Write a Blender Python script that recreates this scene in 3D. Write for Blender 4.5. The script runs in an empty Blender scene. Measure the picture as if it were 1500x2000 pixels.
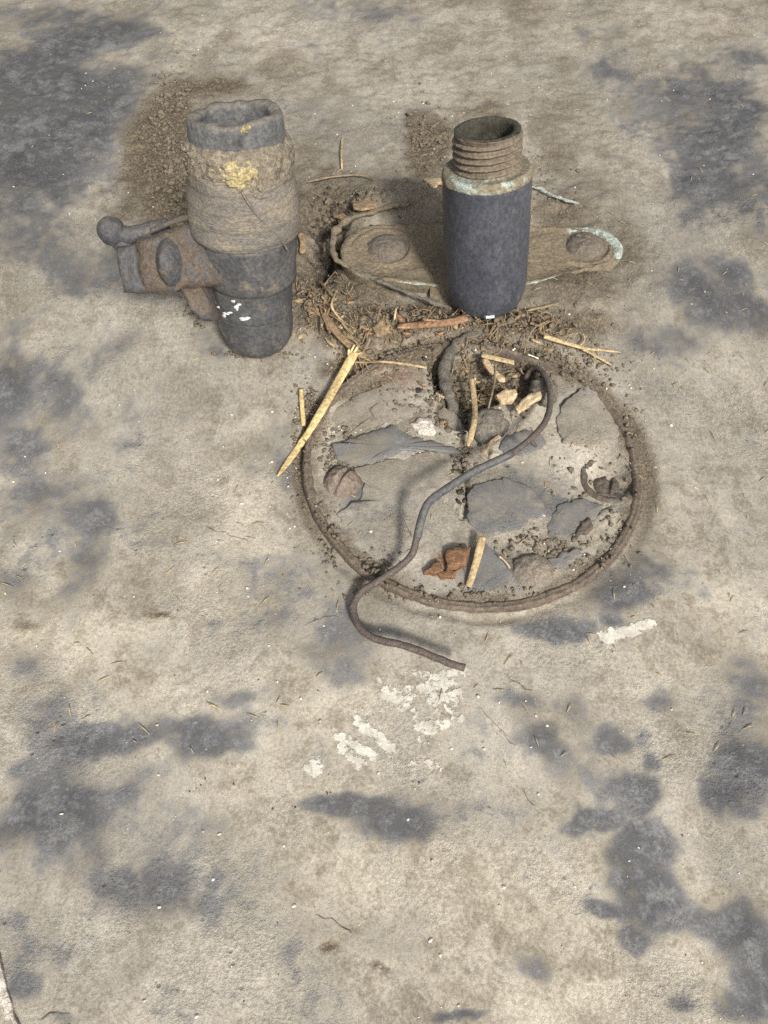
import bpy, bmesh, math, random
import numpy as np
from mathutils import Vector, Matrix, noise as mnoise

# ------------------------------------------------------------------ camera, sky, sun, exposure
F_PX, PITCH, CAM_H = 1480.0, math.radians(55.5), 0.30
sc = bpy.context.scene
col = sc.collection
cam = bpy.data.cameras.new('camera'); cam_ob = bpy.data.objects.new('camera', cam); col.objects.link(cam_ob)
cam_ob.location = (0, 0, CAM_H); cam_ob.rotation_euler = (math.pi / 2 - PITCH, 0, 0)
cam.sensor_fit = 'VERTICAL'; cam.sensor_height = 36.0; cam.sensor_width = 27.0; cam.lens = 36.0 * F_PX / 2000.0
cam.clip_start = 0.01; cam.clip_end = 50
sc.camera = cam_ob

SUN_EL, SUN_DIR = math.radians(40), Vector((-0.36, 0.93, 0)).normalized()      # direction the light travels over the floor
world = bpy.data.worlds.new('World'); sc.world = world; world.use_nodes = True
wn = world.node_tree; bg = wn.nodes['Background']
sky = wn.nodes.new('ShaderNodeTexSky'); sky.sky_type = 'NISHITA'; sky.sun_disc = False
sky.sun_elevation = SUN_EL; sky.sun_rotation = math.atan2(-SUN_DIR.x, -SUN_DIR.y)
sky.dust_density = 4.0; sky.air_density = 1.0
hs = wn.nodes.new('ShaderNodeHueSaturation'); hs.inputs['Saturation'].default_value = 0.35      # veiled, overcast sky
wn.links.new(sky.outputs[0], hs.inputs['Color']); wn.links.new(hs.outputs[0], bg.inputs['Color'])
bg.inputs['Strength'].default_value = 0.083
sun = bpy.data.lights.new('sun', 'SUN'); sun.energy = 2.8; sun.angle = math.radians(8); sun.color = (1.0, 0.96, 0.9)
sun_ob = bpy.data.objects.new('sun', sun); col.objects.link(sun_ob); sun_ob.location = (0.5, -1, 1)
ld = SUN_DIR * math.cos(SUN_EL) + Vector((0, 0, -math.sin(SUN_EL)))
sun_ob.rotation_euler = ld.to_track_quat('-Z', 'Y').to_euler()
sc.view_settings.view_transform = 'Standard'; sc.view_settings.look = 'None'
sc.view_settings.gamma = 1; sc.view_settings.use_curve_mapping = False
sc.view_settings.exposure = 0.66
sc.cycles.max_bounces = 6; sc.cycles.use_denoising = False      # keep the fine grain

R = random.Random(7)
# ------------------------------------------------------------------ photo pixel -> place
_U = Vector((0, math.sin(PITCH), math.cos(PITCH))); _F = Vector((0, math.cos(PITCH), -math.sin(PITCH)))
_C = Vector((0, 0, CAM_H))
def ray(px, py): return _F + Vector(((px - 750) / F_PX, 0, 0)) - _U * ((py - 1000) / F_PX)
def G(px, py, z=0.0):                       # on the level plane at height z
    d = ray(px, py); return _C + d * ((z - CAM_H) / d.z)
def PY(px, py, Y):                          # on the upright plane y = Y
    d = ray(px, py); return _C + d * (Y / d.y)
def PP(px, py, O, N):                       # on a plane through O
    d = ray(px, py); return _C + d * ((O - _C).dot(N) / d.dot(N))
def proj(p):
    d = Vector(p) - _C; w = d.dot(_F); return 750 + F_PX * d.x / w, 1000 - F_PX * d.dot(_U) / w, F_PX / w

# ------------------------------------------------------------------ noise on arrays
def vnoise(x, y, seed):
    rs = np.random.RandomState(seed); T = rs.rand(256, 256)
    xi = np.floor(x).astype(int); yi = np.floor(y).astype(int); fx = x - xi; fy = y - yi
    fx = fx * fx * (3 - 2 * fx); fy = fy * fy * (3 - 2 * fy)
    a = T[xi & 255, yi & 255]; b = T[(xi + 1) & 255, yi & 255]; c = T[xi & 255, (yi + 1) & 255]; d = T[(xi + 1) & 255, (yi + 1) & 255]
    return (a * (1 - fx) + b * fx) * (1 - fy) + (c * (1 - fx) + d * fx) * fy
def fbm(x, y, cell, octv=4, seed=0, gain=0.5):
    s = 0; a = 1; t = 0
    for o in range(octv):
        k = 2 ** o / cell; th = 0.6 * o + 0.3
        s = s + a * vnoise((x * math.cos(th) - y * math.sin(th)) * k + 37.1 * o, (x * math.sin(th) + y * math.cos(th)) * k + 11.7 * o, seed * 31 + o); t += a; a *= gain
    return s / t
def sstep(a, b, x):
    t = np.clip((x - a) / (b - a), 0, 1); return t * t * (3 - 2 * t)

# ------------------------------------------------------------------ materials
class NT:
    def __init__(s, name):
        s.m = bpy.data.materials.new(name); s.m.use_nodes = True; s.t = s.m.node_tree; s.b = s.t.nodes['Principled BSDF']
        s.b.inputs['Specular IOR Level'].default_value = 0.3
        s.tc = s.t.nodes.new('ShaderNodeTexCoord')
    def n(s, kind, **kw):
        o = s.t.nodes.new(kind)
        for k, v in kw.items(): setattr(o, k, v)
        return o
    def l(s, a, b): s.t.links.new(a, b)
    def noise(s, scale, detail=6, rough=0.6, dist=0.0, co=None):
        o = s.n('ShaderNodeTexNoise'); o.inputs['Scale'].default_value = scale; o.inputs['Detail'].default_value = detail
        o.inputs['Roughness'].default_value = rough; o.inputs['Distortion'].default_value = dist
        s.l(co if co else s.tc.outputs['Object'], o.inputs['Vector']); return o.outputs[0]
    def ramp(s, f, a, b, lo=0.0, hi=1.0):
        o = s.n('ShaderNodeMapRange', interpolation_type='SMOOTHSTEP')
        for i, v in zip((1, 2, 3, 4), (a, b, lo, hi)): o.inputs[i].default_value = v
        s.l(f, o.inputs[0]); return o.outputs[0]
    def math(s, op, a, b=None):
        o = s.n('ShaderNodeMath', operation=op)
        for i, v in enumerate((a, b)):
            if v is None: continue
            if isinstance(v, (int, float)): o.inputs[i].default_value = v
            else: s.l(v, o.inputs[i])
        return o.outputs[0]
    def mix(s, f, a, b, mode='MIX'):
        o = s.n('ShaderNodeMix', data_type='RGBA', blend_type=mode)
        for sock, v in ((o.inputs[0], f), (o.inputs[6], a), (o.inputs[7], b)):
            if isinstance(v, (int, float)): sock.default_value = v
            elif isinstance(v, tuple): sock.default_value = v + (1,) if len(v) == 3 else v
            else: s.l(v, sock)
        return o.outputs[2]
    def gray(s, v):
        o = s.n('ShaderNodeCombineColor')
        for i in range(3): s.l(v, o.inputs[i])
        return o.outputs[0]
    def finish(s, colr, rough=0.9, bumps=()):
        if isinstance(colr, tuple): s.b.inputs['Base Color'].default_value = colr + (1,)
        else: s.l(colr, s.b.inputs['Base Color'])
        if isinstance(rough, (int, float)): s.b.inputs['Roughness'].default_value = rough
        else: s.l(rough, s.b.inputs['Roughness'])
        prev = None
        for h, dist, st in bumps:
            o = s.n('ShaderNodeBump'); o.inputs['Distance'].default_value = dist; o.inputs['Strength'].default_value = st
            s.l(h, o.inputs['Height'])
            if prev: s.l(prev, o.inputs['Normal'])
            prev = o.outputs[0]
        if prev: s.l(prev, s.b.inputs['Normal'])
        return s.m

TAN, TAN_D, TAN_L = (0.338, 0.300, 0.232), (0.228, 0.199, 0.151), (0.465, 0.422, 0.340)
GREY, GREY_L, SOIL = (0.069, 0.071, 0.078), (0.168, 0.166, 0.163), (0.110, 0.090, 0.064)

def ground_material(name):
    k = NT(name); at = k.n('ShaderNodeAttribute', attribute_name='mask'); sp = k.n('ShaderNodeSeparateColor'); k.l(at.outputs['Color'], sp.inputs[0])
    ca = k.n('ShaderNodeAttribute', attribute_name='dirt_co'); co = ca.outputs['Vector']
    n1 = k.noise(34, 9, 0.68, 0.5, co); n2 = k.noise(140, 7, 0.70, 0.4, co); n3 = k.noise(700, 4, 0.7, 0, co); n4 = k.noise(9, 4, 0.5, 0, co)
    c1 = k.ramp(n1, .3, .7); c2 = k.ramp(n2, .3, .7); c3 = k.ramp(n3, .3, .7)
    ng = k.noise(2200, 3, 0.7)
    def ctr(n, w): return k.math('MULTIPLY', k.math('SUBTRACT', n, 0.5), w)
    st = k.ramp(k.math('ADD', k.math('ADD', sp.outputs[0], ctr(c1, .52)), k.math('ADD', ctr(c2, .55), ctr(c3, .30))), 0.14, 0.94)
    tan = k.mix(k.ramp(k.math('ADD', n1, ctr(n2, .7)), 0.32, 0.68), TAN_D, TAN_L); tan = k.mix(k.ramp(n2, 0.35, 0.7, 0, 0.4), tan, TAN)
    tan = k.mix(k.ramp(n4, 0.4, 0.65, 0, 0.45), tan, (0.30, 0.28, 0.245))
    gre = k.mix(k.ramp(k.math('ADD', n2, ctr(n1, .6)), 0.36, 0.68), GREY, GREY_L)
    c = k.mix(k.math('MULTIPLY', st, .97), tan, gre)
    soil = k.mix(k.ramp(n3, 0.3, 0.7), SOIL, (0.23, 0.185, 0.125)); soil = k.mix(k.ramp(n2, 0.55, 0.75, 0, 0.5), soil, (0.10, 0.082, 0.06))
    sf = k.ramp(k.math('ADD', sp.outputs[1], k.math('ADD', k.math('MULTIPLY', k.math('SUBTRACT', n2, 0.5), 0.5), k.math('MULTIPLY', k.math('SUBTRACT', n3, 0.5), 0.4))), 0.2, 0.8)
    c = k.mix(sf, c, soil)
    rust = k.mix(k.ramp(n3, 0.35, 0.65), (0.17, 0.075, 0.035), (0.21, 0.15, 0.115))
    c = k.mix(k.ramp(k.math('ADD', sp.outputs[2], k.math('MULTIPLY', k.math('SUBTRACT', n2, 0.5), 0.7)), 0.3, 0.8), c, rust)
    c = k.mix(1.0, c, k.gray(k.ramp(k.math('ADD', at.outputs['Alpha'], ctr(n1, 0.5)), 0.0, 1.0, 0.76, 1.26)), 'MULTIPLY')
    sp1 = k.ramp(n3, 0.33, 0.67, 0.78, 1.22); sp2 = k.ramp(ng, 0.33, 0.67, 0.82, 1.18)
    c = k.mix(1.0, c, k.gray(k.math('MULTIPLY', sp1, sp2)), 'MULTIPLY')
    vo = k.n('ShaderNodeTexVoronoi'); vo.inputs['Scale'].default_value = 190; k.l(k.tc.outputs['Object'], vo.inputs['Vector'])
    pit = k.math('MULTIPLY', k.ramp(vo.outputs['Distance'], 0.06, 0.2, 1, 0), k.ramp(n1, 0.5, 0.62))
    c = k.mix(k.math('MULTIPLY', pit, 0.45), c, (0.10, 0.085, 0.065))
    h = k.math('SUBTRACT', k.math('ADD', n3, k.math('MULTIPLY', ng, 0.35)), k.math('MULTIPLY', pit, 0.8))
    sxyz = k.n('ShaderNodeSeparateXYZ'); k.l(k.tc.outputs['Object'], sxyz.inputs[0])
    patch = k.math('MAXIMUM', k.ramp(k.math('ADD', k.noise(17, 5, 0.6), ctr(n2, .4)), 0.46, 0.66, 0.10, 0.8), sf)
    return k.finish(c, 0.93, ((k.math('MULTIPLY', k.math('SUBTRACT', k.noise(240, 5, 0.6), .5), patch), 0.0020, 0.45), (k.math('MULTIPLY', k.math('SUBTRACT', h, .67), patch), 0.0014, 0.9)))

def layered(name, base, second, third, s1=60, t1=(0.45, 0.6), s2=150, t2=(0.5, 0.65), dust=0.0, dustc=(0.24, 0.20, 0.145), rough=0.75, bump=0.0006, bscale=500, metal=0.0, spec=None, stretch=None):
    k = NT(name); co = k.tc.outputs['Object']
    if stretch:
        mp = k.n('ShaderNodeMapping'); mp.inputs['Scale'].default_value = stretch; k.l(co, mp.inputs['Vector']); co = mp.outputs[0]
    n1 = k.noise(s1, 7, 0.65, 0.4, co); n2 = k.noise(s2, 6, 0.65, 0.2, co); n3 = k.noise(bscale, 4, 0.7, 0, co)
    c = k.mix(k.ramp(n1, *t1), base, second); c = k.mix(k.ramp(n2, *t2), c, third)
    if dust > 0:
        ge = k.n('ShaderNodeNewGeometry'); sx = k.n('ShaderNodeSeparateXYZ'); k.l(ge.outputs['Normal'], sx.inputs[0])
        up = k.ramp(k.math('ADD', sx.outputs[2], k.math('MULTIPLY', k.math('SUBTRACT', n2, 0.5), 1.2)), 0.1, 0.95, 0, dust)
        c = k.mix(up, c, dustc)
    c = k.mix(1.0, c, k.gray(k.ramp(n3, 0.33, 0.67, 0.72, 1.28)), 'MULTIPLY')
    k.b.inputs['Metallic'].default_value = metal
    if spec is not None: k.b.inputs['Specular IOR Level'].default_value = spec
    return k.finish(c, rough, ((n2, bump * 2.2, 0.5), (n3, bump * 1.5, 0.8)))

M = {}
M['ground'] = ground_material('dusty_concrete')
M['iron'] = layered('dark_iron', (0.060, 0.061, 0.064), (0.105, 0.102, 0.098), (0.15, 0.128, 0.095), 45, (0.42, 0.66), 120, (0.56, 0.70), 0.34, rough=0.58, bump=0.0004)
M['blued'] = layered('dark_coating', (0.048, 0.052, 0.065), (0.068, 0.071, 0.083), (0.14, 0.13, 0.115), 50, (0.4, 0.7), 230, (0.62, 0.74), 0.30, rough=0.38, bump=0.0002, spec=0.5, stretch=(1, 1, .7))
M['iron2'] = layered('dark_casting', (0.062, 0.063, 0.068), (0.095, 0.092, 0.09), (0.12, 0.098, 0.072), 60, (0.45, 0.7), 160, (0.58, 0.70), 0.12, rough=0.55, bump=0.0006)
M['thread'] = layered('corroded_thread', (0.15, 0.12, 0.085), (0.10, 0.08, 0.06), (0.21, 0.17, 0.12), 90, (0.4, 0.65), 200, (0.55, 0.7), 0.4, rough=0.8)
M['verdigris'] = layered('verdigris', (0.20, 0.17, 0.115), (0.34, 0.39, 0.34), (0.13, 0.11, 0.08), 75, (0.50, 0.62), 300, (0.56, 0.68), 0.1, rough=0.85)
M['flange'] = layered('dusty_flange', (0.13, 0.105, 0.07), (0.19, 0.155, 0.105), (0.08, 0.075, 0.065), 70, (0.4, 0.65), 160, (0.58, 0.7), 0.75, dustc=(0.20, 0.163, 0.11), rough=0.9)
M['screw'] = layered('dull_screw', (0.095, 0.085, 0.075), (0.15, 0.125, 0.095), (0.07, 0.068, 0.07), 120, (0.4, 0.6), 260, (0.55, 0.7), 0.5, dustc=(0.165, 0.138, 0.105), rough=0.8)
M['tape'] = layered('wrapped_tape', (0.155, 0.142, 0.125), (0.225, 0.195, 0.15), (0.062, 0.064, 0.078), 55, (0.4, 0.62), 75, (0.6, 0.7), 0.5, dustc=(0.25, 0.21, 0.155), rough=0.8, stretch=(1, 1, 2.5))
M['putty'] = layered('yellow_putty', (0.38, 0.31, 0.16), (0.25, 0.205, 0.13), (0.52, 0.45, 0.24), 180, (0.45, 0.6), 320, (0.5, 0.65), 0.2, rough=0.9, bump=0.001)
M['crust'] = layered('grey_crust', (0.21, 0.18, 0.135), (0.15, 0.13, 0.10), (0.28, 0.24, 0.18), 120, (0.45, 0.6), 320, (0.5, 0.65), 0.4, rough=0.95, bump=0.0012)
M['collar'] = layered('grey_collar', (0.092, 0.095, 0.096), (0.135, 0.135, 0.132), (0.17, 0.15, 0.115), 60, (0.4, 0.65), 140, (0.6, 0.72), 0.4, rough=0.8, bump=0.0005)
M['bore'] = layered('bore', (0.060, 0.055, 0.041), (0.034, 0.031, 0.024), (0.095, 0.086, 0.065), 80, (0.4, 0.65), 200, (0.6, 0.7), 0.0, rough=0.95)
M['rusty'] = layered('rusty_iron', (0.105, 0.082, 0.062), (0.078, 0.076, 0.080), (0.15, 0.09, 0.05), 90, (0.45, 0.62), 180, (0.55, 0.70), 0.22, dustc=(0.20, 0.165, 0.12), rough=0.85, bump=.0009)
M['wire'] = layered('rusty_wire', (0.105, 0.078, 0.066), (0.075, 0.06, 0.055), (0.15, 0.125, 0.105), 150, (0.4, 0.65), 420, (0.55, 0.7), 0.25, dustc=(0.21, 0.18, 0.15), rough=0.8, bump=0.0004, bscale=1200)
M['sleeve'] = layered('grey_sleeve', (0.068, 0.075, 0.085), (0.10, 0.105, 0.112), (0.15, 0.145, 0.13), 110, (0.45, 0.65), 320, (0.6, 0.72), 0.25, rough=0.7, bump=0.0002)
M['rim'] = layered('iron_rim', (0.125, 0.097, 0.074), (0.088, 0.068, 0.054), (0.19, 0.155, 0.12), 90, (0.4, 0.65), 260, (0.57, 0.7), 0.35, dustc=(0.225, 0.185, 0.135), rough=0.9)
M['lidscrew'] = layered('rusty_screw', (0.19, 0.145, 0.125), (0.13, 0.095, 0.07), (0.24, 0.20, 0.165), 110, (0.45, 0.65), 260, (0.55, 0.7), 0.4, rough=0.9)
M['flake'] = layered('slate_flake', (0.135, 0.13, 0.122), (0.20, 0.185, 0.16), (0.27, 0.235, 0.185), 60, (0.45, 0.65), 120, (0.55, 0.72), 0.2, rough=0.9, bump=0.0007, bscale=700)
M['flake_tan'] = layered('dusty_flake', (0.24, 0.205, 0.16), (0.18, 0.165, 0.145), (0.32, 0.265, 0.195), 60, (0.45, 0.65), 140, (0.55, 0.72), 0.2, rough=0.95, bump=0.0008, bscale=700)
M['straw'] = layered('straw', (0.62, 0.47, 0.22), (0.48, 0.35, 0.16), (0.70, 0.56, 0.30), 120, (0.45, 0.65), 400, (0.5, 0.7), 0, rough=0.6, bump=0.0003)
M['stalk'] = layered('dull_stalk', (0.44, 0.33, 0.18), (0.30, 0.22, 0.12), (0.52, 0.41, 0.24), 120, (0.45, 0.65), 400, (0.5, 0.7), 0, rough=0.75, bump=0.0003)
M['brownleaf'] = layered('brown_leaf', (0.27, 0.19, 0.11), (0.19, 0.13, 0.075), (0.36, 0.27, 0.16), 120, (0.45, 0.65), 400, (0.5, 0.7), 0, rough=0.8, bump=0.0003)
M['bark'] = layered('bark', (0.30, 0.175, 0.10), (0.22, 0.125, 0.07), (0.38, 0.25, 0.15), 150, (0.45, 0.65), 400, (0.5, 0.7), 0, rough=0.85, bump=0.0006)
M['root'] = layered('root', (0.26, 0.20, 0.125), (0.19, 0.145, 0.09), (0.33, 0.26, 0.17), 200, (0.45, 0.65), 400, (0.5, 0.7), 0, rough=0.9)
M['chip'] = layered('wood_chip', (0.50, 0.38, 0.23), (0.36, 0.26, 0.15), (0.60, 0.48, 0.31), 180, (0.45, 0.65), 400, (0.5, 0.7), 0, rough=0.8)
M['rustchip'] = layered('orange_rust', (0.225, 0.115, 0.058), (0.14, 0.072, 0.04), (0.28, 0.165, 0.09), 160, (0.45, 0.62), 350, (0.55, 0.7), 0.1, rough=0.95, bump=0.001)
M['soil'] = layered('loose_soil', (0.108, 0.088, 0.062), (0.15, 0.122, 0.084), (0.07, 0.058, 0.042), 120, (0.4, 0.62), 300, (0.55, 0.7), 0.75, dustc=(0.215, 0.178, 0.128), rough=1.0, bump=0.001)
M['grit'] = layered('pale_grit', (0.66, 0.61, 0.52), (0.50, 0.42, 0.29), (0.75, 0.72, 0.66), 60, (0.45, 0.6), 200, (0.5, 0.7), 0, rough=0.9)
M['white'] = layered('white_flake', (0.62, 0.66, 0.68), (0.45, 0.48, 0.48), (0.75, 0.8, 0.85), 200, (0.45, 0.62), 500, (0.5, 0.7), 0, rough=0.7)
M['cable'] = layered('dusty_cable', (0.085, 0.084, 0.078), (0.13, 0.12, 0.10), (0.17, 0.145, 0.105), 120, (0.4, 0.62), 300, (0.55, 0.7), 0.3, rough=0.95, bump=0.001)
M['crack'] = layered('crack', (0.055, 0.046, 0.036), (0.04, 0.034, 0.027), (0.09, 0.075, 0.055), 120, dust=0, rough=1.0)
M['hair'] = layered('hair_crack', (0.12, 0.10, 0.075), (0.09, 0.076, 0.06), (0.15, 0.125, 0.09), 120, dust=0, rough=1.0)
M['stone'] = layered('stone', (0.13, 0.122, 0.108), (0.085, 0.082, 0.076), (0.19, 0.17, 0.135), 90, (0.45, 0.62), 260, (0.55, 0.7), 0.4, rough=0.95, bump=0.001)
M['mortar'] = layered('pale_mortar', (0.60, 0.54, 0.46), (0.46, 0.40, 0.33), (0.68, 0.63, 0.56), 90, (0.45, 0.62), 260, (0.55, 0.7), 0, rough=0.95, bump=0.0008)
def paint_material():
    k = NT('worn_white_paint'); n1 = k.noise(430, 7, 0.72, 0.3); n2 = k.noise(140, 5, 0.6); n3 = k.noise(900, 3, 0.7)
    c = k.mix(k.ramp(n2, 0.4, 0.65, 0, 0.8), (0.66, 0.63, 0.54), (0.46, 0.42, 0.34)); c = k.mix(1, c, k.gray(k.ramp(n3, 0.25, 0.75, 0.85, 1.15)), 'MULTIPLY')
    m = k.finish(c, 0.8, ((n3, 0.0004, 0.5),)); tr = k.n('ShaderNodeBsdfTransparent'); mx = k.n('ShaderNodeMixShader')
    at = k.n('ShaderNodeAttribute', attribute_name='wear')
    f = k.ramp(k.math('ADD', k.math('ADD', k.ramp(n1, .3, .7), k.math('MULTIPLY', k.math('SUBTRACT', n2, 0.5), 0.5)), k.math('SUBTRACT', at.outputs['Fac'], 0.5)), 0.36, 0.78)
    k.l(f, mx.inputs[0]); k.l(tr.outputs[0], mx.inputs[1]); k.l(k.b.outputs[0], mx.inputs[2])
    k.l(mx.outputs[0], k.t.nodes['Material Output'].inputs['Surface']); return m
M['paint'] = paint_material()

# ------------------------------------------------------------------ mesh helpers
def mesh_obj(name, verts, faces, mat, parent=None, smooth=True, origin=None):
    v = np.array(verts, dtype=float).reshape(-1, 3)
    o = bpy.data.objects.new(name, None) if False else None
    me = bpy.data.meshes.new(name)
    org = Vector(origin) if origin is not None else Vector((0, 0, 0))
    me.from_pydata([tuple(Vector(p) - org) for p in v], [], faces); me.materials.append(mat)
    if smooth: me.polygons.foreach_set('use_smooth', [True] * len(me.polygons))
    me.update(); o = bpy.data.objects.new(name, me); col.objects.link(o)
    o.location = org
    if parent is not None:
        o.parent = parent; o.location = org - parent_world(parent)
    return o
def parent_world(p):
    w = Vector(p.location)
    while p.parent is not None: p = p.parent; w += Vector(p.location)
    return w
def empty(name, loc):
    e = bpy.data.objects.new(name, None); e.empty_display_size = 0.01; col.objects.link(e); e.location = loc; return e
def tag(o, label=None, cat=None, group=None, kind=None):
    for k, v in (('label', label), ('category', cat), ('group', group), ('kind', kind)):
        if v: o[k] = v
    return o
def mn(p, s): return mnoise.noise(Vector(p) * s)

def lathe_vf(prof, A, B, seg=72, wob=0.0, ws=60, fn=None, close=False):
    """prof: (distance along the axis from A, radius); fn(s, ang, r) -> radius"""
    ax = (B - A).normalized(); e1 = ax.cross(Vector((0, 1, 0))).normalized(); e2 = ax.cross(e1).normalized()
    V = []; Fc = []
    for s, r in prof:
        for j in range(seg):
            a = 2 * math.pi * j / seg; rr = fn(s, a, r) if fn else r
            d = e1 * math.cos(a) + e2 * math.sin(a); p = A + ax * s + d * rr
            if wob: p = p + d * (mn(p, ws) * wob) + ax * (mn(p + Vector((7, 3, 1)), ws) * wob * 0.5)
            V.append(p)
    n = len(prof)
    for i in range(n - 1):
        for j in range(seg):
            k = (j + 1) % seg; Fc.append((i * seg + j, i * seg + k, (i + 1) * seg + k, (i + 1) * seg + j))
    if close: Fc.append(tuple(range((n - 1) * seg, n * seg)))
    return V, Fc
def fine(prof, step=0.0012):
    out = [prof[0]]
    for (s0, r0), (s1, r1) in zip(prof, prof[1:]):
        m = max(1, int(math.hypot(s1 - s0, r1 - r0) / step))
        for i in range(1, m + 1): out.append((s0 + (s1 - s0) * i / m, r0 + (r1 - r0) * i / m))
    return out
def spline(pts, n=8):
    P = [Vector(p) for p in pts]; out = []
    for i in range(len(P) - 1):
        p0 = P[max(i - 1, 0)]; p1 = P[i]; p2 = P[i + 1]; p3 = P[min(i + 2, len(P) - 1)]
        for j in range(n):
            t = j / n
            out.append(0.5 * ((2 * p1) + (p2 - p0) * t + (2 * p0 - 5 * p1 + 4 * p2 - p3) * t * t + (3 * p1 - p0 - 3 * p2 + p3) * t ** 3))
    out.append(P[-1]); return out
def tube_vf(pts, rad, seg=10, flat=1.0, ridge=0.0, wob=0.0, ws=200, up=Vector((0, 0, 1)), base=0):
    """rad: number or list along pts; flat: thickness / width"""
    V = []; Fc = []; n = len(pts)
    for i, p in enumerate(pts):
        t = (pts[min(i + 1, n - 1)] - pts[max(i - 1, 0)]).normalized()
        sd = t.cross(up); sd = sd.normalized() if sd.length > 1e-6 else Vector((1, 0, 0)); nu = sd.cross(t).normalized()
        r = rad if isinstance(rad, (int, float)) else rad[min(int(i * len(rad) / n), len(rad) - 1)] if len(rad) != n else rad[i]
        for j in range(seg):
            a = 2 * math.pi * j / seg; q = r * (1 + (ridge if j % 2 else -ridge)); d = sd * (math.cos(a) * q) + nu * (math.sin(a) * q * flat)
            v = p + d
            if wob: v = v + d.normalized() * (mn(v, ws) * wob)
            V.append(v)
    for i in range(n - 1):
        for j in range(seg):
            k = (j + 1) % seg; Fc.append((base + i * seg + j, base + i * seg + k, base + (i + 1) * seg + k, base + (i + 1) * seg + j))
    Fc.append(tuple(base + j for j in range(seg))[::-1]); Fc.append(tuple(base + (n - 1) * seg + j for j in range(seg)))
    return V, Fc
def taper(n, a, b, tip0=1.0, tip1=1.0):
    out = []
    for i in range(n):
        t = i / (n - 1); r = a + (b - a) * t
        r *= min(1, tip0 + (1 - tip0) * t * 8, tip1 + (1 - tip1) * (1 - t) * 8); out.append(r)
    return out
def lump_vf(c, r, rough=0.35, seed=0, sub=2, sq=(1, 1, 1), rot=0.0, base=0):
    bm = bmesh.new(); bmesh.ops.create_icosphere(bm, subdivisions=sub, radius=1)
    V = []; cr, sr = math.cos(rot), math.sin(rot)
    for v in bm.verts:
        d = Vector(v.co); k = 1 + rough * (mnoise.noise(d * 1.6 + Vector((seed * 3.1, seed * 1.7, seed))) + 0.5 * mnoise.noise(d * 3.7 + Vector((seed, seed * 2.3, 0))))
        p = Vector((d.x * sq[0], d.y * sq[1], d.z * sq[2])) * (r * k); V.append(Vector(c) + Vector((p.x * cr - p.y * sr, p.x * sr + p.y * cr, p.z)))
    Fc = [tuple(base + v.index for v in f.verts) for f in bm.faces]; bm.free(); return V, Fc
def ragged(poly, n=64, amp=0.0006, ws=500, seed=0):
    """closed outline in metres -> evenly sampled, roughened"""
    P = [Vector((p[0], p[1], 0)) for p in poly]; L = [(P[(i + 1) % len(P)] - P[i]).length for i in range(len(P))]; tot = sum(L); out = []
    for k in range(n):
        s = tot * k / n; i = 0
        while s > L[i]: s -= L[i]; i += 1
        p = P[i].lerp(P[(i + 1) % len(P)], s / L[i])
        out.append(p + Vector((mn(p + Vector((seed, 0, 0)), ws), mn(p + Vector((0, seed + 5, 3)), ws), 0)) * amp)
    return out
def slab(name, poly_px, zf, thick, mat, parent=None, amp=0.0008, ws=400, n=56, seed=0, tilt=(0, 0), label=None, z0=0.0, mask=None):
    """a loose plate: outline from photo pixels at the height it lies at; zf(x,y) = what it lies on"""
    out = ragged([G(x, y, z0) for x, y in poly_px], n, amp, ws, seed); cx = sum(p.x for p in out) / n; cy = sum(p.y for p in out) / n
    zb = zf(cx, cy); V = []
    def zz(p, up): return zb + (p.x - cx) * tilt[0] + (p.y - cy) * tilt[1] + up + mn(p, 90) * 0.0006
    for f, up in ((1.0, -0.001), (1.0, thick * 0.75), (0.965, thick), (0.5, thick * 1.05)):
        for p in out:
            q = Vector((cx + (p.x - cx) * f, cy + (p.y - cy) * f, 0)); V.append((q.x, q.y, zz(q, up)))
    Fc = []
    for r in range(3):
        for j in range(n):
            k = (j + 1) % n; Fc.append((r * n + j, r * n + k, (r + 1) * n + k, (r + 1) * n + j))
    V.append((cx, cy, zz(Vector((cx, cy, 0)), thick * 1.05)))
    for j in range(n): Fc.append((3 * n + j, 3 * n + (j + 1) % n, 4 * n))
    o = mesh_obj(name, V, Fc, mat, parent, True, (cx, cy, zb))
    if mask:
        at = o.data.attributes.new('mask', 'FLOAT_COLOR', 'POINT'); at.data.foreach_set('color', np.tile(np.array(mask + (.55,), dtype=np.float32), len(V)))
        at = o.data.attributes.new('dirt_co', 'FLOAT_VECTOR', 'POINT'); at.data.foreach_set('vector', np.array(V, dtype=np.float32).ravel() + np.float32(seed))
    if label: o['label'] = label
    return o
def join(parts):
    V = []; Fc = []
    for v, f in parts:
        b = len(V); V += list(v); Fc += [tuple(b + i for i in q) for q in f]
    return V, Fc

# ------------------------------------------------------------------ the floor: relief, stains and a painted corner shadow
RC = G(920, 902); RR = 0.0845                                   # cover centre and outer radius
LID_Z = 0.0015
xs = np.concatenate([[-2.5, -1.5, -1.0, -0.8], np.arange(-0.62, -0.3, 0.003), np.arange(-0.3, 0.3, 0.0014), np.arange(0.3, 0.62, 0.003), [0.8, 1.0, 1.5, 2.5]])
ys = np.concatenate([[-1.5, -0.8, -0.4, -0.25], np.arange(-0.15, 0.0, 0.004), np.arange(0.0, 0.28, 0.0012), np.arange(0.28, 0.62, 0.0014), np.arange(0.62, 1.05, 0.0024), [1.1, 1.25, 1.6, 2.2, 3.0]])
X, Y = np.meshgrid(xs, ys)

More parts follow.
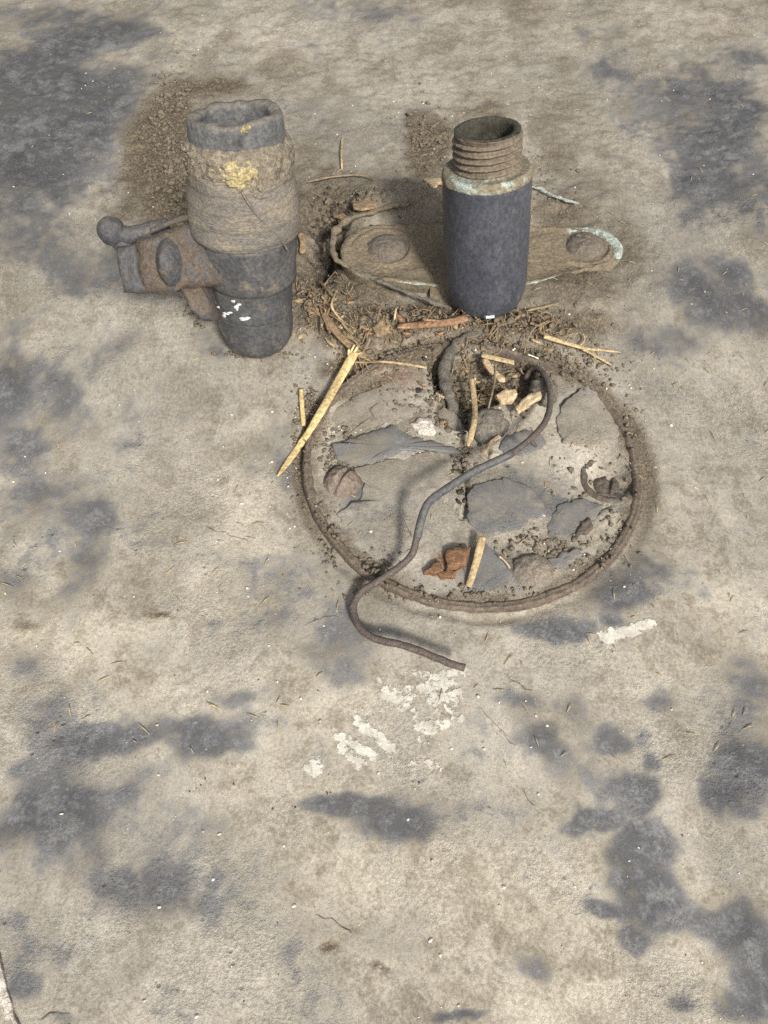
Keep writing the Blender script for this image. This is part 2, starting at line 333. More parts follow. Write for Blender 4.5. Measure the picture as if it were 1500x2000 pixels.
def blob(px, py, rx, ry, ang=0, wx=X, wy=Y):
    """soft ellipse round the floor point under a pixel, its size given in pixels there"""
    c = G(px, py); sx = (G(px + 5, py) - c).length / 5; sy = (G(px, py + 5) - c).length / 5
    a = math.radians(-ang); dx = (wx - c.x) / sx; dy = (wy - c.y) / sy
    u = (dx * math.cos(a) + dy * math.sin(a)) / rx; v = (-dx * math.sin(a) + dy * math.cos(a)) / ry
    return np.exp(-np.minimum((u * u + v * v) ** 1.15 * 0.75, 40))

wamp = 0.008 + 0.034 * np.clip(Y, 0, .8)
Yn = np.where(Y > .25, .25 + (Y - .25) * .6, Y); Xn = X * np.where(Y > .25, 1 - .3 * sstep(.25, .7, Y), 1)
wx = X + (fbm(Xn, Yn, 0.016, 5, 3, .6) - 0.5) * wamp; wy = Y + (fbm(Xn, Yn, 0.016, 5, 4, .6) - 0.5) * wamp * 1.2
DARK = [(90, 200, 170, 150, 0, 1.25), (60, 110, 90, 40, 0, .7), (230, 60, 60, 22, 0, .75), (250, 25, 60, 25, 0, .5), (130, 320, 150, 55, 0, .75), (30, 350, 70, 70, 0, .7),
 (30, 760, 55, 90, 0, .95), (60, 860, 60, 45, 0, .6), (120, 830, 70, 30, 0, .4), (165, 1010, 80, 50, 0, .8), (160, 1110, 50, 80, 0, .85), (150, 1180, 40, 40, 0, .6),
 (40, 1000, 40, 45, 0, .45), (300, 1040, 90, 40, 10, .5), (50, 1120, 60, 40, 0, .6), (250, 670, 40, 26, 0, .6), (210, 650, 60, 40, 0, .35), (430, 690, 40, 24, 0, .45), (380, 1090, 70, 30, 0, .45),
 (230, 1440, 110, 34, -2, 1.1), (370, 1425, 110, 24, 4, .95), (440, 1455, 70, 22, 4, .8), (450, 1362, 50, 22, 5, .75), (40, 1320, 45, 50, 0, .6), (50, 1400, 55, 50, 0, .6),
 (100, 1610, 130, 60, 0, 1.0), (170, 1560, 70, 24, 0, .85), (30, 1500, 50, 40, 0, .55), (60, 1680, 90, 40, 0, .6), (130, 1490, 50, 30, 0, .5), (220, 1710, 110, 40, 5, .65), (330, 1740, 90, 30, 5, .6), (340, 1780, 60, 25, 0, .5), (380, 1760, 40, 20, 0, .5),
 (60, 1800, 70, 50, 0, .6), (40, 1920, 34, 50, 0, 1.0), (120, 1860, 60, 40, 0, .55), (190, 1920, 60, 30, 0, .45), (120, 1988, 50, 14, 0, .8), (200, 1935, 30, 12, 0, .6), (410, 1915, 40, 18, 10, .5),
 (690, 1575, 80, 24, 6, 1.15), (760, 1605, 80, 30, 8, 1.0), (650, 1555, 40, 14, 0, .9), (850, 1590, 70, 30, 0, .4), (900, 1570, 40, 15, 0, .4),
 (1070, 1230, 80, 22, 0, .95), (1200, 1150, 70, 40, 0, 1.0), (1260, 1110, 60, 40, 0, .7), (1300, 1150, 50, 40, 0, .5), (1190, 1215, 30, 20, 0, .8), (1010, 1240, 40, 14, 0, .6),
 (1025, 1375, 40, 26, 0, .8), (1035, 1420, 44, 36, 0, .85), (1110, 1390, 60, 34, 0, .5), (1070, 1460, 50, 30, 0, .5), (1280, 1375, 34, 26, 0, .9), (1210, 1450, 50, 20, 5, .75), (1255, 1440, 40, 20, 0, .5),
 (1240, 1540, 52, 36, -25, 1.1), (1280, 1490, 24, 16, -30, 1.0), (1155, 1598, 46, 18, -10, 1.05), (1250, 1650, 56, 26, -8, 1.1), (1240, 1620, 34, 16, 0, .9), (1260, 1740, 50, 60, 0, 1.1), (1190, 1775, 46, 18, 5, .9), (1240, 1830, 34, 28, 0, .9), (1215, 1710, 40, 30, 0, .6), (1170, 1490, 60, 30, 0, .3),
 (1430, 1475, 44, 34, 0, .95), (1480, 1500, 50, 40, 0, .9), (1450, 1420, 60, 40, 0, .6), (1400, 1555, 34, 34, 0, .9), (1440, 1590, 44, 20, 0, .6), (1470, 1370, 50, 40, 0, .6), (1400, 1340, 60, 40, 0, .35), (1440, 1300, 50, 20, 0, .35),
 (1460, 1830, 60, 60, 0, .8), (1400, 1800, 60, 40, 0, .6), (1350, 1790, 50, 20, 0, .5), (1490, 1900, 50, 90, 0, 1.4), (1440, 1960, 50, 34, -20, 1.0), (1330, 1975, 36, 22, 0, .9), (1370, 1925, 40, 12, -8, .5), (1310, 1800, 30, 20, 0, .3),  # blobs at the lower right corner paint a cast shadow among the stains
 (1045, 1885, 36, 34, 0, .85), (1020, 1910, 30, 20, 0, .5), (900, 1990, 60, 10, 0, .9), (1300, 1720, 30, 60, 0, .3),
 (1440, 205, 60, 50, 0, .8), (1390, 280, 90, 50, 0, .7), (1330, 180, 36, 30, 0, .6), (1450, 120, 60, 36, 0, .5), (1480, 330, 50, 50, 0, .7), (1370, 350, 60, 40, 0, .6), (1470, 440, 60, 50, 0, .5), (1430, 540, 70, 40, 0, .55),
 (1350, 590, 60, 60, 0, .65), (1290, 670, 60, 34, 0, .7), (1490, 620, 40, 40, 0, .8), (1200, 135, 60, 36, 0, .5), (1180, 70, 50, 30, 0, .35), (1010, 30, 60, 20, 0, .3), (560, 20, 60, 20, 0, .3), (760, 30, 60, 20, 0, .35), (1350, 440, 60, 40, 0, .3),
 (820, 250, 34, 44, 0, .75), (560, 940, 34, 40, 0, .45), (480, 780, 40, 30, 0, .35), (640, 1300, 80, 30, 0, .3), (700, 1330, 60, 20, 0, .35), (800, 1450, 80, 30, 0, .25), (420, 1230, 120, 40, 0, .35), (560, 1190, 60, 30, 0, .3), (300, 1560, 80, 30, 0, .3), (440, 1600, 80, 40, 0, .22), (1380, 1250, 60, 30, 0, .25)]
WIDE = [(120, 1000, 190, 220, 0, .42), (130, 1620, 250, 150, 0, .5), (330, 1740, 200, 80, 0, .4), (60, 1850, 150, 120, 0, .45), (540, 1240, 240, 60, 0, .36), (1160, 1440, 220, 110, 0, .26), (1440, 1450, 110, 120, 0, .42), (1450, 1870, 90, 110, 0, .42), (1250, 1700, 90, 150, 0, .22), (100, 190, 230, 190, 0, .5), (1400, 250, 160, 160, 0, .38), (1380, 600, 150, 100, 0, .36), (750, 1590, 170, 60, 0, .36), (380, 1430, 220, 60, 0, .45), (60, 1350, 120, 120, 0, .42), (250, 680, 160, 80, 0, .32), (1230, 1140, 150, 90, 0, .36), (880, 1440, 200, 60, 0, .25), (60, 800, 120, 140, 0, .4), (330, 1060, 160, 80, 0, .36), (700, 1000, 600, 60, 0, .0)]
LIGHT = [(330, 120, 60, 40, 0, .6), (210, 110, 40, 26, 0, .6), (215, 310, 40, 50, 0, .5), (130, 1240, 90, 50, 0, .6), (60, 1080, 50, 26, 0, .6), (300, 1390, 160, 30, 0, .5), (640, 1420, 200, 60, 0, .25), (1330, 1690, 50, 60, 0, .8), (1400, 1870, 60, 40, 0, .7), (930, 1720, 160, 80, 0, .45), (1100, 1960, 160, 40, 0, .5),
 (640, 1730, 200, 60, 0, .35), (380, 1880, 120, 40, 0, .4), (1330, 1560, 40, 60, 0, .5), (1300, 60, 80, 50, 0, .4), (1400, 40, 60, 40, 0, .4), (1250, 330, 60, 40, 0, .4), (240, 620, 120, 50, 0, .4), (480, 1000, 60, 60, 0, .25), (80, 660, 50, 30, 0, .4), (180, 1820, 60, 26, 0, .4), (1260, 1450, 30, 30, 0, .3), (550, 60, 120, 40, 0, .3)]
BROWN = [(312, 270, 66, 120, 0, 1.05), (340, 400, 56, 70, 0, 1.1), (420, 170, 80, 26, 0, .8), (570, 440, 30, 120, 0, .8), (960, 215, 60, 26, 0, .6), (250, 410, 60, 24, 0, .7), (360, 170, 70, 30, 0, .8), (640, 400, 110, 100, 0, .75), (600, 560, 60, 110, 0, .85), (700, 560, 110, 50, 0, .8), (840, 400, 200, 80, 0, .6), (760, 640, 160, 50, 0, 1.0), (960, 640, 160, 40, 0, 1.0),
 (1110, 560, 120, 60, 0, .8), (1100, 420, 110, 60, 0, .7), (1220, 490, 60, 80, 0, .6), (1130, 640, 100, 40, 0, .8), (1080, 310, 60, 50, 0, .5), (680, 720, 60, 30, 0, .8), (835, 280, 50, 70, 0, 1.05), (1000, 200, 90, 40, 0, .35), (650, 240, 90, 60, 0, .3), (520, 700, 60, 20, 0, .3), (390, 600, 40, 30, 0, .5), (600, 330, 60, 80, 0, .6),
 (1300, 900, 40, 100, 0, .35), (620, 1080, 40, 60, 0, .3), (960, 1205, 120, 22, 0, .5), (60, 1218, 30, 14, 0, .6), (300, 1212, 40, 10, 10, .8), (640, 1860, 26, 14, 0, .9), (745, 1888, 20, 8, 0, .8), (1350, 230, 30, 20, 0, .4), (1340, 590, 30, 20, 0, .3), (450, 1510, 100, 24, 0, .25), (1000, 1700, 50, 40, 0, .35), (1070, 1770, 60, 40, 0, .3), (70, 1430, 60, 30, 0, .3)]
stain_shadow = 0.12 * fbm(X, Y, 0.05, 4, 9) + 0.02 + 0.24 * sstep(.1, -.2, X)
for b in WIDE: stain_shadow = np.maximum(stain_shadow, 1.38 * b[5] * blob(*b[:5], wx, wy))
for b in DARK: q = blob(b[0], b[1], b[2] * 1.15, b[3] * 1.15, b[4], wx, wy); stain_shadow = np.maximum(stain_shadow, b[5] * 1.05 * q) + 0.15 * b[5] * q
fr = fbm(Xn, Yn, 0.030, 7, 21, .62); fr2 = fbm(Xn, Yn, 0.085, 5, 22, .6)
stain_shadow = np.clip(stain_shadow, 0, 1.25); stain_shadow = sstep(.30, 1.10, .68 * stain_shadow + .36 * sstep(.3, .7, fr) + .20 * sstep(.25, .75, fr2)) * 1.0 + .10 * sstep(.35, .65, fbm(Xn, Yn, .03, 5, 71, .6))
for b in LIGHT: stain_shadow = stain_shadow - 0.35 * b[5] * blob(*b[:5], wx, wy)
soil = np.zeros_like(X)
for b in BROWN: soil = np.maximum(soil, b[5] * blob(*b[:5], wx, wy))
soil = np.maximum(soil, (.30 * sstep(.28, .5, Y)) * (1 - sstep(.15, .5, stain_shadow)) * sstep(.3, .7, fbm(Xn, Yn, .04, 5, 61, .6)) * 1.6)
dR = np.hypot(X - RC.x, Y - RC.y); ang = np.arctan2(Y - RC.y, X - RC.x)
wob = (fbm(X, Y, 0.02, 3, 8) - 0.5) * 0.005
gro = np.exp(-((dR + wob - RR - 0.0030) / 0.0026) ** 2)
soil = np.maximum(soil, 0.72 * np.exp(-((dR + wob - RR - 0.003) / (0.0045 + .004 * sstep(-.02, .06, X - RC.x))) ** 2) * (.5 + .5 * sstep(-.07, .0, Y - RC.y)))
stain_shadow = np.clip(stain_shadow * (1 - 0.75 * np.clip(soil, 0, 1)), 0, 1.2); soil = np.clip(soil, 0, 1.1)

H = (fbm(X, Y, 0.12, 3, 1) - 0.5) * 0.004 + (fbm(X, Y, 0.02, 4, 2) - 0.5) * 0.0016
H += np.maximum(soil * (1 - .7 * np.exp(-((dR - RR - .004) / .007) ** 2)), .5 * sstep(.3, .55, Y)) * ((fbm(X, Y, 0.009, 4, 5, 0.6) - 0.5) * 0.0060 + 0.0005)
def hb(px, py, rx, ry, a): return a * blob(px, py, rx, ry, 0, wx, wy)
H += hb(770, 655, 120, 34, .0050) + hb(960, 655, 130, 30, .0045) + hb(640, 590, 60, 50, .003) + hb(1090, 570, 110, 34, .0062) + hb(1090, 385, 90, 24, .0025) + hb(820, 398, 130, 30, .0065) + hb(690, 420, 40, 24, .004) + hb(1060, 400, 120, 40, .003) + hb(330, 330, 50, 110, .003) + hb(700, 420, 110, 40, .0035) + hb(634, 468, 32, 60, -.024) + hb(1150, 620, 70, 40, .002)
H += hb(640, 1860, 24, 12, -.0016) + hb(745, 1888, 18, 7, -.0014) + hb(300, 1212, 36, 8, -.0012)
nearl = sstep(-0.02, 0.06, X - RC.x)                               # the groove is filled with dust on the right
H -= gro * (0.0042 - 0.0034 * nearl) * (.45 + .55 * sstep(-.065, .0, Y - RC.y))
berm = np.exp(-((dR + wob - RR - 0.011) / 0.005) ** 2); H += berm * 0.0005 * nearl
H = np.where(dR < RR - 0.001, -0.014, H)
def zfloor(x, y):
    i = int(np.clip(np.searchsorted(xs, x) - 1, 0, len(xs) - 2)); j = int(np.clip(np.searchsorted(ys, y) - 1, 0, len(ys) - 2))
    a = (x - xs[i]) / (xs[i + 1] - xs[i]); b = (y - ys[j]) / (ys[j + 1] - ys[j])
    return float((H[j, i] * (1 - a) + H[j, i + 1] * a) * (1 - b) + (H[j + 1, i] * (1 - a) + H[j + 1, i + 1] * a) * b)

def grid_obj(name, V, quads, mask, mat, co):
    me = bpy.data.meshes.new(name); nv, nf = len(V), len(quads)
    me.vertices.add(nv); me.vertices.foreach_set('co', V.astype(np.float32).ravel())
    me.loops.add(nf * 4); me.loops.foreach_set('vertex_index', quads.astype(np.int32).ravel())
    me.polygons.add(nf); me.polygons.foreach_set('loop_start', np.arange(0, nf * 4, 4, dtype=np.int32))
    me.polygons.foreach_set('use_smooth', np.ones(nf, dtype=bool)); me.update(calc_edges=True)
    at = me.attributes.new('mask', 'FLOAT_COLOR', 'POINT'); at.data.foreach_set('color', mask.astype(np.float32).ravel())
    at = me.attributes.new('dirt_co', 'FLOAT_VECTOR', 'POINT'); at.data.foreach_set('vector', co.astype(np.float32).ravel())
    me.materials.append(mat); o = bpy.data.objects.new(name, me); col.objects.link(o); return o
ny, nx = X.shape; idx = np.arange(nx * ny).reshape(ny, nx)
quads = np.stack([idx[:-1, :-1], idx[:-1, 1:], idx[1:, 1:], idx[1:, :-1]], -1).reshape(-1, 4)
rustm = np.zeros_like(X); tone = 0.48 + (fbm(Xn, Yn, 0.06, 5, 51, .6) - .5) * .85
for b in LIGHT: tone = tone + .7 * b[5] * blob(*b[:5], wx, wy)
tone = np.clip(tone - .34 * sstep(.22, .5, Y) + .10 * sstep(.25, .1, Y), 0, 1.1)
floor = grid_obj('floor', np.stack([X, Y, H], -1).reshape(-1, 3), quads, np.stack([stain_shadow, soil, rustm, tone], -1).reshape(-1, 4), M['ground'], np.stack([Xn, Yn, H], -1).reshape(-1, 3))
tag(floor, 'stained dusty concrete floor with dark grey blotches and tan dirt', kind='structure')

# worn white paint smears on the floor (flat marks, a paint film thick)
def smear(p0, p1, w, wear, seed, name='paint_smear'):
    a = G(*p0); b = G(*p1); k = (G(p0[0] + 5, p0[1]) - a).length / 5; r = w * k; st_ = .00045; m_ = r * 1.6
    gx = np.arange(min(a.x, b.x) - m_, max(a.x, b.x) + m_, st_); gy = np.arange(min(a.y, b.y) - m_, max(a.y, b.y) + m_, st_); SX, SY = np.meshgrid(gx, gy)
    ux = SX + (fbm(SX, SY, .004, 3, int(seed * 3) + 40, .6) - .5) * r * 1.2; uy = SY + (fbm(SX, SY, .004, 3, int(seed * 3) + 41, .6) - .5) * r * 1.2
    ex, ey = b.x - a.x, b.y - a.y; t = np.clip(((ux - a.x) * ex + (uy - a.y) * ey) / max(ex * ex + ey * ey, 1e-9), 0, 1)
    d = np.hypot(ux - a.x - t * ex, (uy - a.y - t * ey)) / r
    wv = wear + .13 - .60 * sstep(.35, 1.15, d); keep = (d < 1.12); nyy, nxx = SX.shape; V = []; W_ = []; ix = -np.ones(SX.shape, int); Fc = []
    for yy in range(nyy):
        for xx in range(nxx):
            if keep[yy, xx]: ix[yy, xx] = len(V); V.append((SX[yy, xx], SY[yy, xx], zfloor(SX[yy, xx], SY[yy, xx]) + .0003)); W_.append(float(wv[yy, xx]))
    for yy in range(nyy - 1):
        for xx in range(nxx - 1):
            q = (ix[yy, xx], ix[yy, xx + 1], ix[yy + 1, xx + 1], ix[yy + 1, xx])
            if min(q) >= 0: Fc.append(tuple(int(v) for v in q))
    o = mesh_obj(name, V, Fc, M['paint'], floor); at = o.data.attributes.new('wear', 'FLOAT', 'POINT'); at.data.foreach_set('value', W_); return o
for i, (p0, p1, w, wear) in enumerate([((1178, 1246), (1238, 1234), 15, .95), ((1248, 1224), (1272, 1219), 10, 1.0), ((750, 1350), (792, 1374), 15, .75), ((786, 1384), (806, 1398), 15, .55), ((830, 1352), (880, 1336), 22, .72), ((845, 1326), (902, 1314), 12, .8), ((850, 1368), (892, 1360), 16, .72), ((800, 1352), (830, 1346), 20, .45), ((815, 1418), (842, 1424), 15, .75), ((846, 1418), (868, 1416), 15, .6),
        ((888, 1407), (902, 1404), 9, .7), ((700, 1408), (760, 1462), 12, .8), ((660, 1440), (730, 1478), 11, .85), ((668, 1462), (704, 1494), 14, .7), ((612, 1496), (615, 1504), 17, .78), ((838, 1492), (856, 1500), 13, .6), ((806, 1496), (812, 1500), 14, .38), ((820, 1448), (824, 1450), 10, .5), ((790, 1310), (830, 1320), 14, .4), ((740, 1330), (744, 1334), 8, .45), ((900, 1310), (910, 1318), 11, .75), ((860, 1385), (885, 1385), 16, .45)]):
    smear(p0, p1, w, wear, i * 1.3)

# hairline cracks
def crack(pts, w=0.00022):
    P = spline([G(x, y) for x, y in pts], 10); V = []; Fc = []
    for i, p in enumerate(P):
        t = (P[min(i + 1, len(P) - 1)] - P[max(i - 1, 0)]).normalized(); n = Vector((-t.y, t.x, 0)); p = p + n * mn(p, 300) * 0.0012
        ww = w * (0.35 + 0.9 * abs(mn(p, 150))) * min(1, i / 4 + .1, (len(P) - 1 - i) / 4 + .1)
        for s in (-1, 1): q = p + n * ww * s; V.append((q.x, q.y, zfloor(q.x, q.y) + 0.0003))
    for i in range(len(P) - 1): Fc.append((2 * i, 2 * i + 1, 2 * i + 3, 2 * i + 2))
    mesh_obj('crack', V, Fc, M['hair'], floor)
for c in ([(935, 1385), (965, 1415), (985, 1440), (1008, 1460)], [(985, 1320), (1020, 1345), (1040, 1352)], [(1018, 1535), (1030, 1560), (1045, 1575)], [(615, 1785), (660, 1805), (690, 1825)], [(400, 1030), (450, 1045), (490, 1060)], [(590, 1225), (630, 1208), (665, 1206)], [(75, 1995), (95, 1978), (110, 1980), (140, 1983)], [(985, 1485), (990, 1500)]): crack(c)

# the pale strip that closes the floor at the lower left
sp = [(-60, 1850), (0, 1862), (8, 1890), (16, 1920), (22, 1950), (34, 2000), (60, 2060), (-60, 2060)]
ms = slab('mortar_strip', [(0, 1862), (4, 1880), (9, 1902), (15, 1925), (20, 1945), (26, 1962), (33, 1985), (48, 2040), (30, 2040), (10, 1960), (-40, 1955), (-60, 1862)], zfloor, 0.0012, M['mortar'], floor, 0.0008, 400, 70, 2)

# ------------------------------------------------------------------ round cover
cover = empty('floor_cover', (RC.x, RC.y, 0))
tag(cover, 'round rusty iron floor cover with raised rim, cracked crust and screws', 'cover')
nr, na = 110, 420
rad = np.linspace(0.0, RR - 0.0040, nr); an = np.linspace(0, 2 * np.pi, na, endpoint=False)
LR, LA = np.meshgrid(rad, an, indexing='ij'); LX = RC.x + LR * np.cos(LA); LY = RC.y + LR * np.sin(LA)
lwx = LX + (fbm(LX, LY, 0.012, 3, 13) - .5) * 0.008; lwy = LY + (fbm(LX, LY, 0.012, 3, 14) - .5) * 0.008
def lb(px, py, rx, ry, a=0): return blob(px, py, rx, ry, a, lwx, lwy)
hole = np.maximum.reduce([lb(935, 745, 62, 50), lb(900, 800, 50, 40), lb(985, 720, 50, 34), lb(860, 730, 26, 40), lb(1020, 750, 30, 30)])
LH = LID_Z + (fbm(LX, LY, 0.03, 3, 15) - .5) * 0.002 + (fbm(LX, LY, 0.007, 4, 16) - .5) * 0.0010
LH = LH - 0.008 * sstep(0.35, 0.75, hole) - 0.0015 * lb(740, 790, 90, 50) + 0.0025 * lb(1120, 700, 60, 40) + 0.002 * lb(770, 690, 80, 26)
for q in ((668, 935), (1187, 930)): LH = LH - (0.002 if q[0] < 900 else .0065) * lb(q[0], q[1] + 4, 44, 40)
edge = sstep(RR - 0.014, RR - 0.005, LR); LH = LH + edge * ((fbm(LX, LY, 0.006, 3, 17) - .5) * 0.0016 + .0005)
# crack grooves in the crust
def seg_d(pts, x, y):
    P = [G(a, b, LID_Z) for a, b in pts]; d = np.full_like(x, 9.0)
    for p, q in zip(P, P[1:]):
        ex, ey = q.x - p.x, q.y - p.y; t = np.clip(((x - p.x) * ex + (y - p.y) * ey) / (ex * ex + ey * ey), 0, 1); d = np.minimum(d, np.hypot(x - p.x - t * ex, y - p.y - t * ey))
    return d
jx = LX + (fbm(LX, LY, 0.005, 3, 18) - .5) * 0.004; jy = LY + (fbm(LX, LY, 0.005, 3, 19) - .5) * 0.004
for pts, w, dp in (([(905, 900), (890, 880), (915, 950), (912, 1005)], .0012, .003), ([(875, 975), (895, 995), (905, 1012)], .0008, .002), ([(940, 850), (960, 890), (985, 905)], .001, .003), ([(640, 868), (700, 860), (760, 832)], .0012, .002), ([(985, 1060), (1000, 1090), (1010, 1110)], .0008, .0015), ([(1130, 760), (1095, 790)], .0012, .002), ([(1150, 1010), (1190, 985)], .001, .0015)):
    LH = LH - dp * np.exp(-(seg_d(pts, jx, jy) / w) ** 2)
lst = np.clip(0.55 * lb(760, 960, 90, 70) + 0.55 * lb(1010, 960, 90, 50) + 0.6 * lb(980, 1120, 90, 40) + 0.5 * lb(1130, 800, 60, 50) + 0.5 * lb(730, 1020, 70, 50) + 0.4 * lb(1110, 1010, 60, 40) + (fbm(LX, LY, 0.015, 4, 23) - .5) * .5, 0, .68)
lso = np.clip(np.maximum.reduce([0.95 * sstep(.25, .6, hole), 0.5 * edge, 0.9 * lb(760, 690, 120, 30), 0.9 * lb(1080, 690, 90, 26), 0.55 * lb(720, 760, 70, 40), .5 * lb(1100, 1080, 60, 40)]) + (fbm(LX, LY, 0.012, 5, 24, .6) - .42) * .8, 0, 1)
lru = np.clip(np.maximum.reduce([.75 * lb(755, 810, 80, 20), .6 * lb(780, 740, 60, 40), .6 * lb(700, 930, 30, 30), .5 * lb(1150, 1040, 24, 20), .8 * lb(880, 1100, 40, 22), .4 * lb(1030, 1070, 40, 20), .55 * lb(905, 905, 14, 30)]), 0, 1)
qi = np.arange(nr * na).reshape(nr, na); qn = np.roll(qi, -1, axis=1)
lq = np.stack([qi[:-1], qi[1:], qn[1:], qn[:-1]], -1).reshape(-1, 4)
plate = grid_obj('cover_plate', np.stack([LX - RC.x, LY - RC.y, LH], -1).reshape(-1, 3), lq, np.stack([lst, lso, lru, np.clip(.46 + (fbm(LX, LY, .02, 4, 27, .6) - .5) * .9, 0, 1)], -1).reshape(-1, 4), M['ground'], np.stack([LX, LY, LH], -1).reshape(-1, 3))
plate.parent = cover
def zlid(x, y):
    r = math.hypot(x - RC.x, y - RC.y)
    if r > RR - 0.0041: return zfloor(x, y) if r > RR else 0.0042
    a = math.atan2(y - RC.y, x - RC.x) % (2 * math.pi); i = min(int(round(r / rad[1])), nr - 1); j = int(round(a / (2 * math.pi) * na)) % na
    return float(LH[i, j])
def zany(x, y): return zlid(x, y) if math.hypot(x - RC.x, y - RC.y) < RR else zfloor(x, y)

# rim: a rounded lip with a shallow groove along its crown
prof = [(-0.0056, -0.002), (-0.0050, 0.0016), (-0.0044, 0.0026), (-0.0036, 0.0034), (-0.0028, 0.0036), (-0.0022, 0.0031), (-0.0015, 0.0037), (-0.0008, 0.0036), (-0.0002, 0.0026), (0.0003, 0.0006), (0.0005, -0.0045)]
V = []; Fc = []; na2 = 300
for j in range(na2):
    t = 2 * math.pi * j / na2; d = Vector((math.cos(t), math.sin(t), 0))
    for (dr, z) in prof:
        p = Vector((RC.x, RC.y, 0)) + d * (RR + dr + mn(d * 3, 1.0) * 0.0008 + mn(d * 14, 1.0) * .0004) + Vector((0, 0, z * (0.85 + 0.25 * mn(d * 2.2 + Vector((4, 0, 0)), 1.0)))); V.append(p + Vector((0, 0, mn(p, 250) * 0.0006 - max(0, mn(p, 60)) * .0014)))
m = len(prof)
for j in range(na2):
    for i in range(m - 1):
        k = (j + 1) % na2; Fc.append((j * m + i, j * m + i + 1, k * m + i + 1, k * m + i))
mesh_obj('rim', V, [f[::-1] for f in Fc], M['rim'], cover, True, (RC.x, RC.y, 0))

def screw_head(px, py, r, hgt, slot, parent, mat, zf, seed, slotw=0.0016, tilt=0.0, name='screw'):
    c = G(px, py, 0.003); zb = zf(c.x, c.y); V = []; Fc = []; nr_, na_ = 26, 64
    for i in range(nr_):
        f = i / (nr_ - 1)
        for j in range(na_):
            t = 2 * math.pi * j / na_; x = math.cos(t) * r * f; y = math.sin(t) * r * f
            z = hgt * (1 - f ** 2.6) if f < 1 else 0
            sdist = abs(-x * math.sin(slot) + y * math.cos(slot))
            if slotw > 0: z -= max(0.0, 1 - (sdist / slotw) ** 4) * 0.0016 * (1 if f < .98 else 0)
            p = Vector((c.x + x, c.y + y, zb + z + x * tilt)); p.z += mn(p, 350) * 0.0006; k = 1 + mn(p + Vector((seed, 0, 0)), 120) * 0.06
            V.append(Vector((c.x + x * k, c.y + y * k, p.z)))
    for j in range(na_): V.append((c.x + math.cos(2 * math.pi * j / na_) * r, c.y + math.sin(2 * math.pi * j / na_) * r, zb - 0.004))
    for i in range(nr_):
        for j in range(na_): k = (j + 1) % na_; Fc.append((i * na_ + j, (i + 1) * na_ + j, (i + 1) * na_ + k, i * na_ + k))
    return mesh_obj(name, V, Fc, mat, parent, True, (c.x, c.y, zb))
s1 = screw_head(668, 935, 0.0098, 0.0068, math.radians(58), cover, M['lidscrew'], zlid, 1)
s2 = screw_head(1194, 934, 0.0085, 0.0030, math.radians(75), cover, M['rusty'], zlid, 2); s2['label'] = 'corroded screw with flaking head in a recess'
s3 = screw_head(1042, 1112, 0.0095, 0.0045, 0, cover, M['flake_tan'], zlid, 3, 0.0); s3['label'] = 'screw buried under a lump of dust'
mesh_obj('washer', *lathe_vf(fine([(-.002, .0100), (.0004, .0120), (.0008, .0135), (-.002, .0160)]), G(1190, 932, 0) + Vector((0, 0, LID_Z - .0028)), G(1190, 932, 0) + Vector((0, 0, .02)), 60, .0008, 200), M['rusty'], s2, True, G(1190, 932, 0))
# loose crust plates on the cover
FL = [([(648, 868), (690, 856), (735, 842), (766, 829), (800, 850), (850, 862), (890, 872), (900, 884), (860, 884), (820, 874), (780, 882), (740, 896), (705, 905), (660, 896)], .0032, 'flake', (0, .03), 'thin grey crust plate lifted along its lower edge'),
      ([(690, 912), (735, 900), (790, 886), (838, 880), (876, 900), (896, 926), (870, 948), (838, 975), (818, 1010), (800, 1060), (765, 1090), (728, 1085), (690, 1050), (655, 1000), (700, 975), (712, 940)], .0020, 'flake_tan', (0, .0), 'broad dusty crust plate under the wire'),
      ([(912, 965), (930, 945), (985, 932), (1035, 950), (1062, 980), (1062, 1004), (1030, 1016), (1018, 1030), (990, 1036), (945, 1046), (914, 1012)], .0022, 'flake', (0, .0), 'smooth grey crust plate beside the central crack'),
      ([(1076, 1006), (1095, 982), (1140, 972), (1180, 985), (1165, 1010), (1132, 1032), (1118, 1050), (1078, 1058), (1068, 1030)], .0018, 'flake', (0, .02), 'grey crust plate with a curled rusty edge'),
      ([(1085, 820), (1105, 780), (1148, 750), (1188, 790), (1212, 850), (1160, 872), (1100, 862)], .0020, 'flake_tan', (0, 0), None),
      ([(845, 800), (868, 782), (898, 800), (920, 838), (905, 868), (868, 850), (850, 828)], .0026, 'flake_tan', (.05, .05), None),
      ([(985, 850), (1030, 838), (1060, 846), (1068, 866), (1030, 884), (992, 892), (975, 872)], .0022, 'flake', (0, 0), None),
      ([(645, 800), (690, 768), (760, 740), (828, 735), (832, 800), (800, 832), (760, 818), (720, 838), (660, 856)], .0014, 'flake_tan', (0, 0), 'brown crust plate with a pale worn lower edge'),
      ([(912, 1076), (945, 1062), (980, 1082), (1000, 1120), (990, 1150), (920, 1152), (905, 1110)], .0016, 'flake', (0, 0), None),
      ([(1072, 1092), (1100, 1080), (1125, 1070), (1140, 1082), (1105, 1104), (1080, 1108)], .0020, 'flake', (0, .05), None),
      ([(1128, 1030), (1150, 1012), (1160, 1022), (1150, 1040), (1126, 1050)], .0030, 'bark', (0, .1), 'curled rusty crust edge')]
for i, (poly, th, mt, tl, lab) in enumerate(FL):
    slab('crust_plate', poly, zlid, th * .5, M['rusty'] if mt == 'bark' else M['ground'], cover, 0.0017, 300, 110, i * 2.1, tl, lab, 0.003, (.70, .22, 0.0) if mt == 'flake' else (.34, .38, .16))
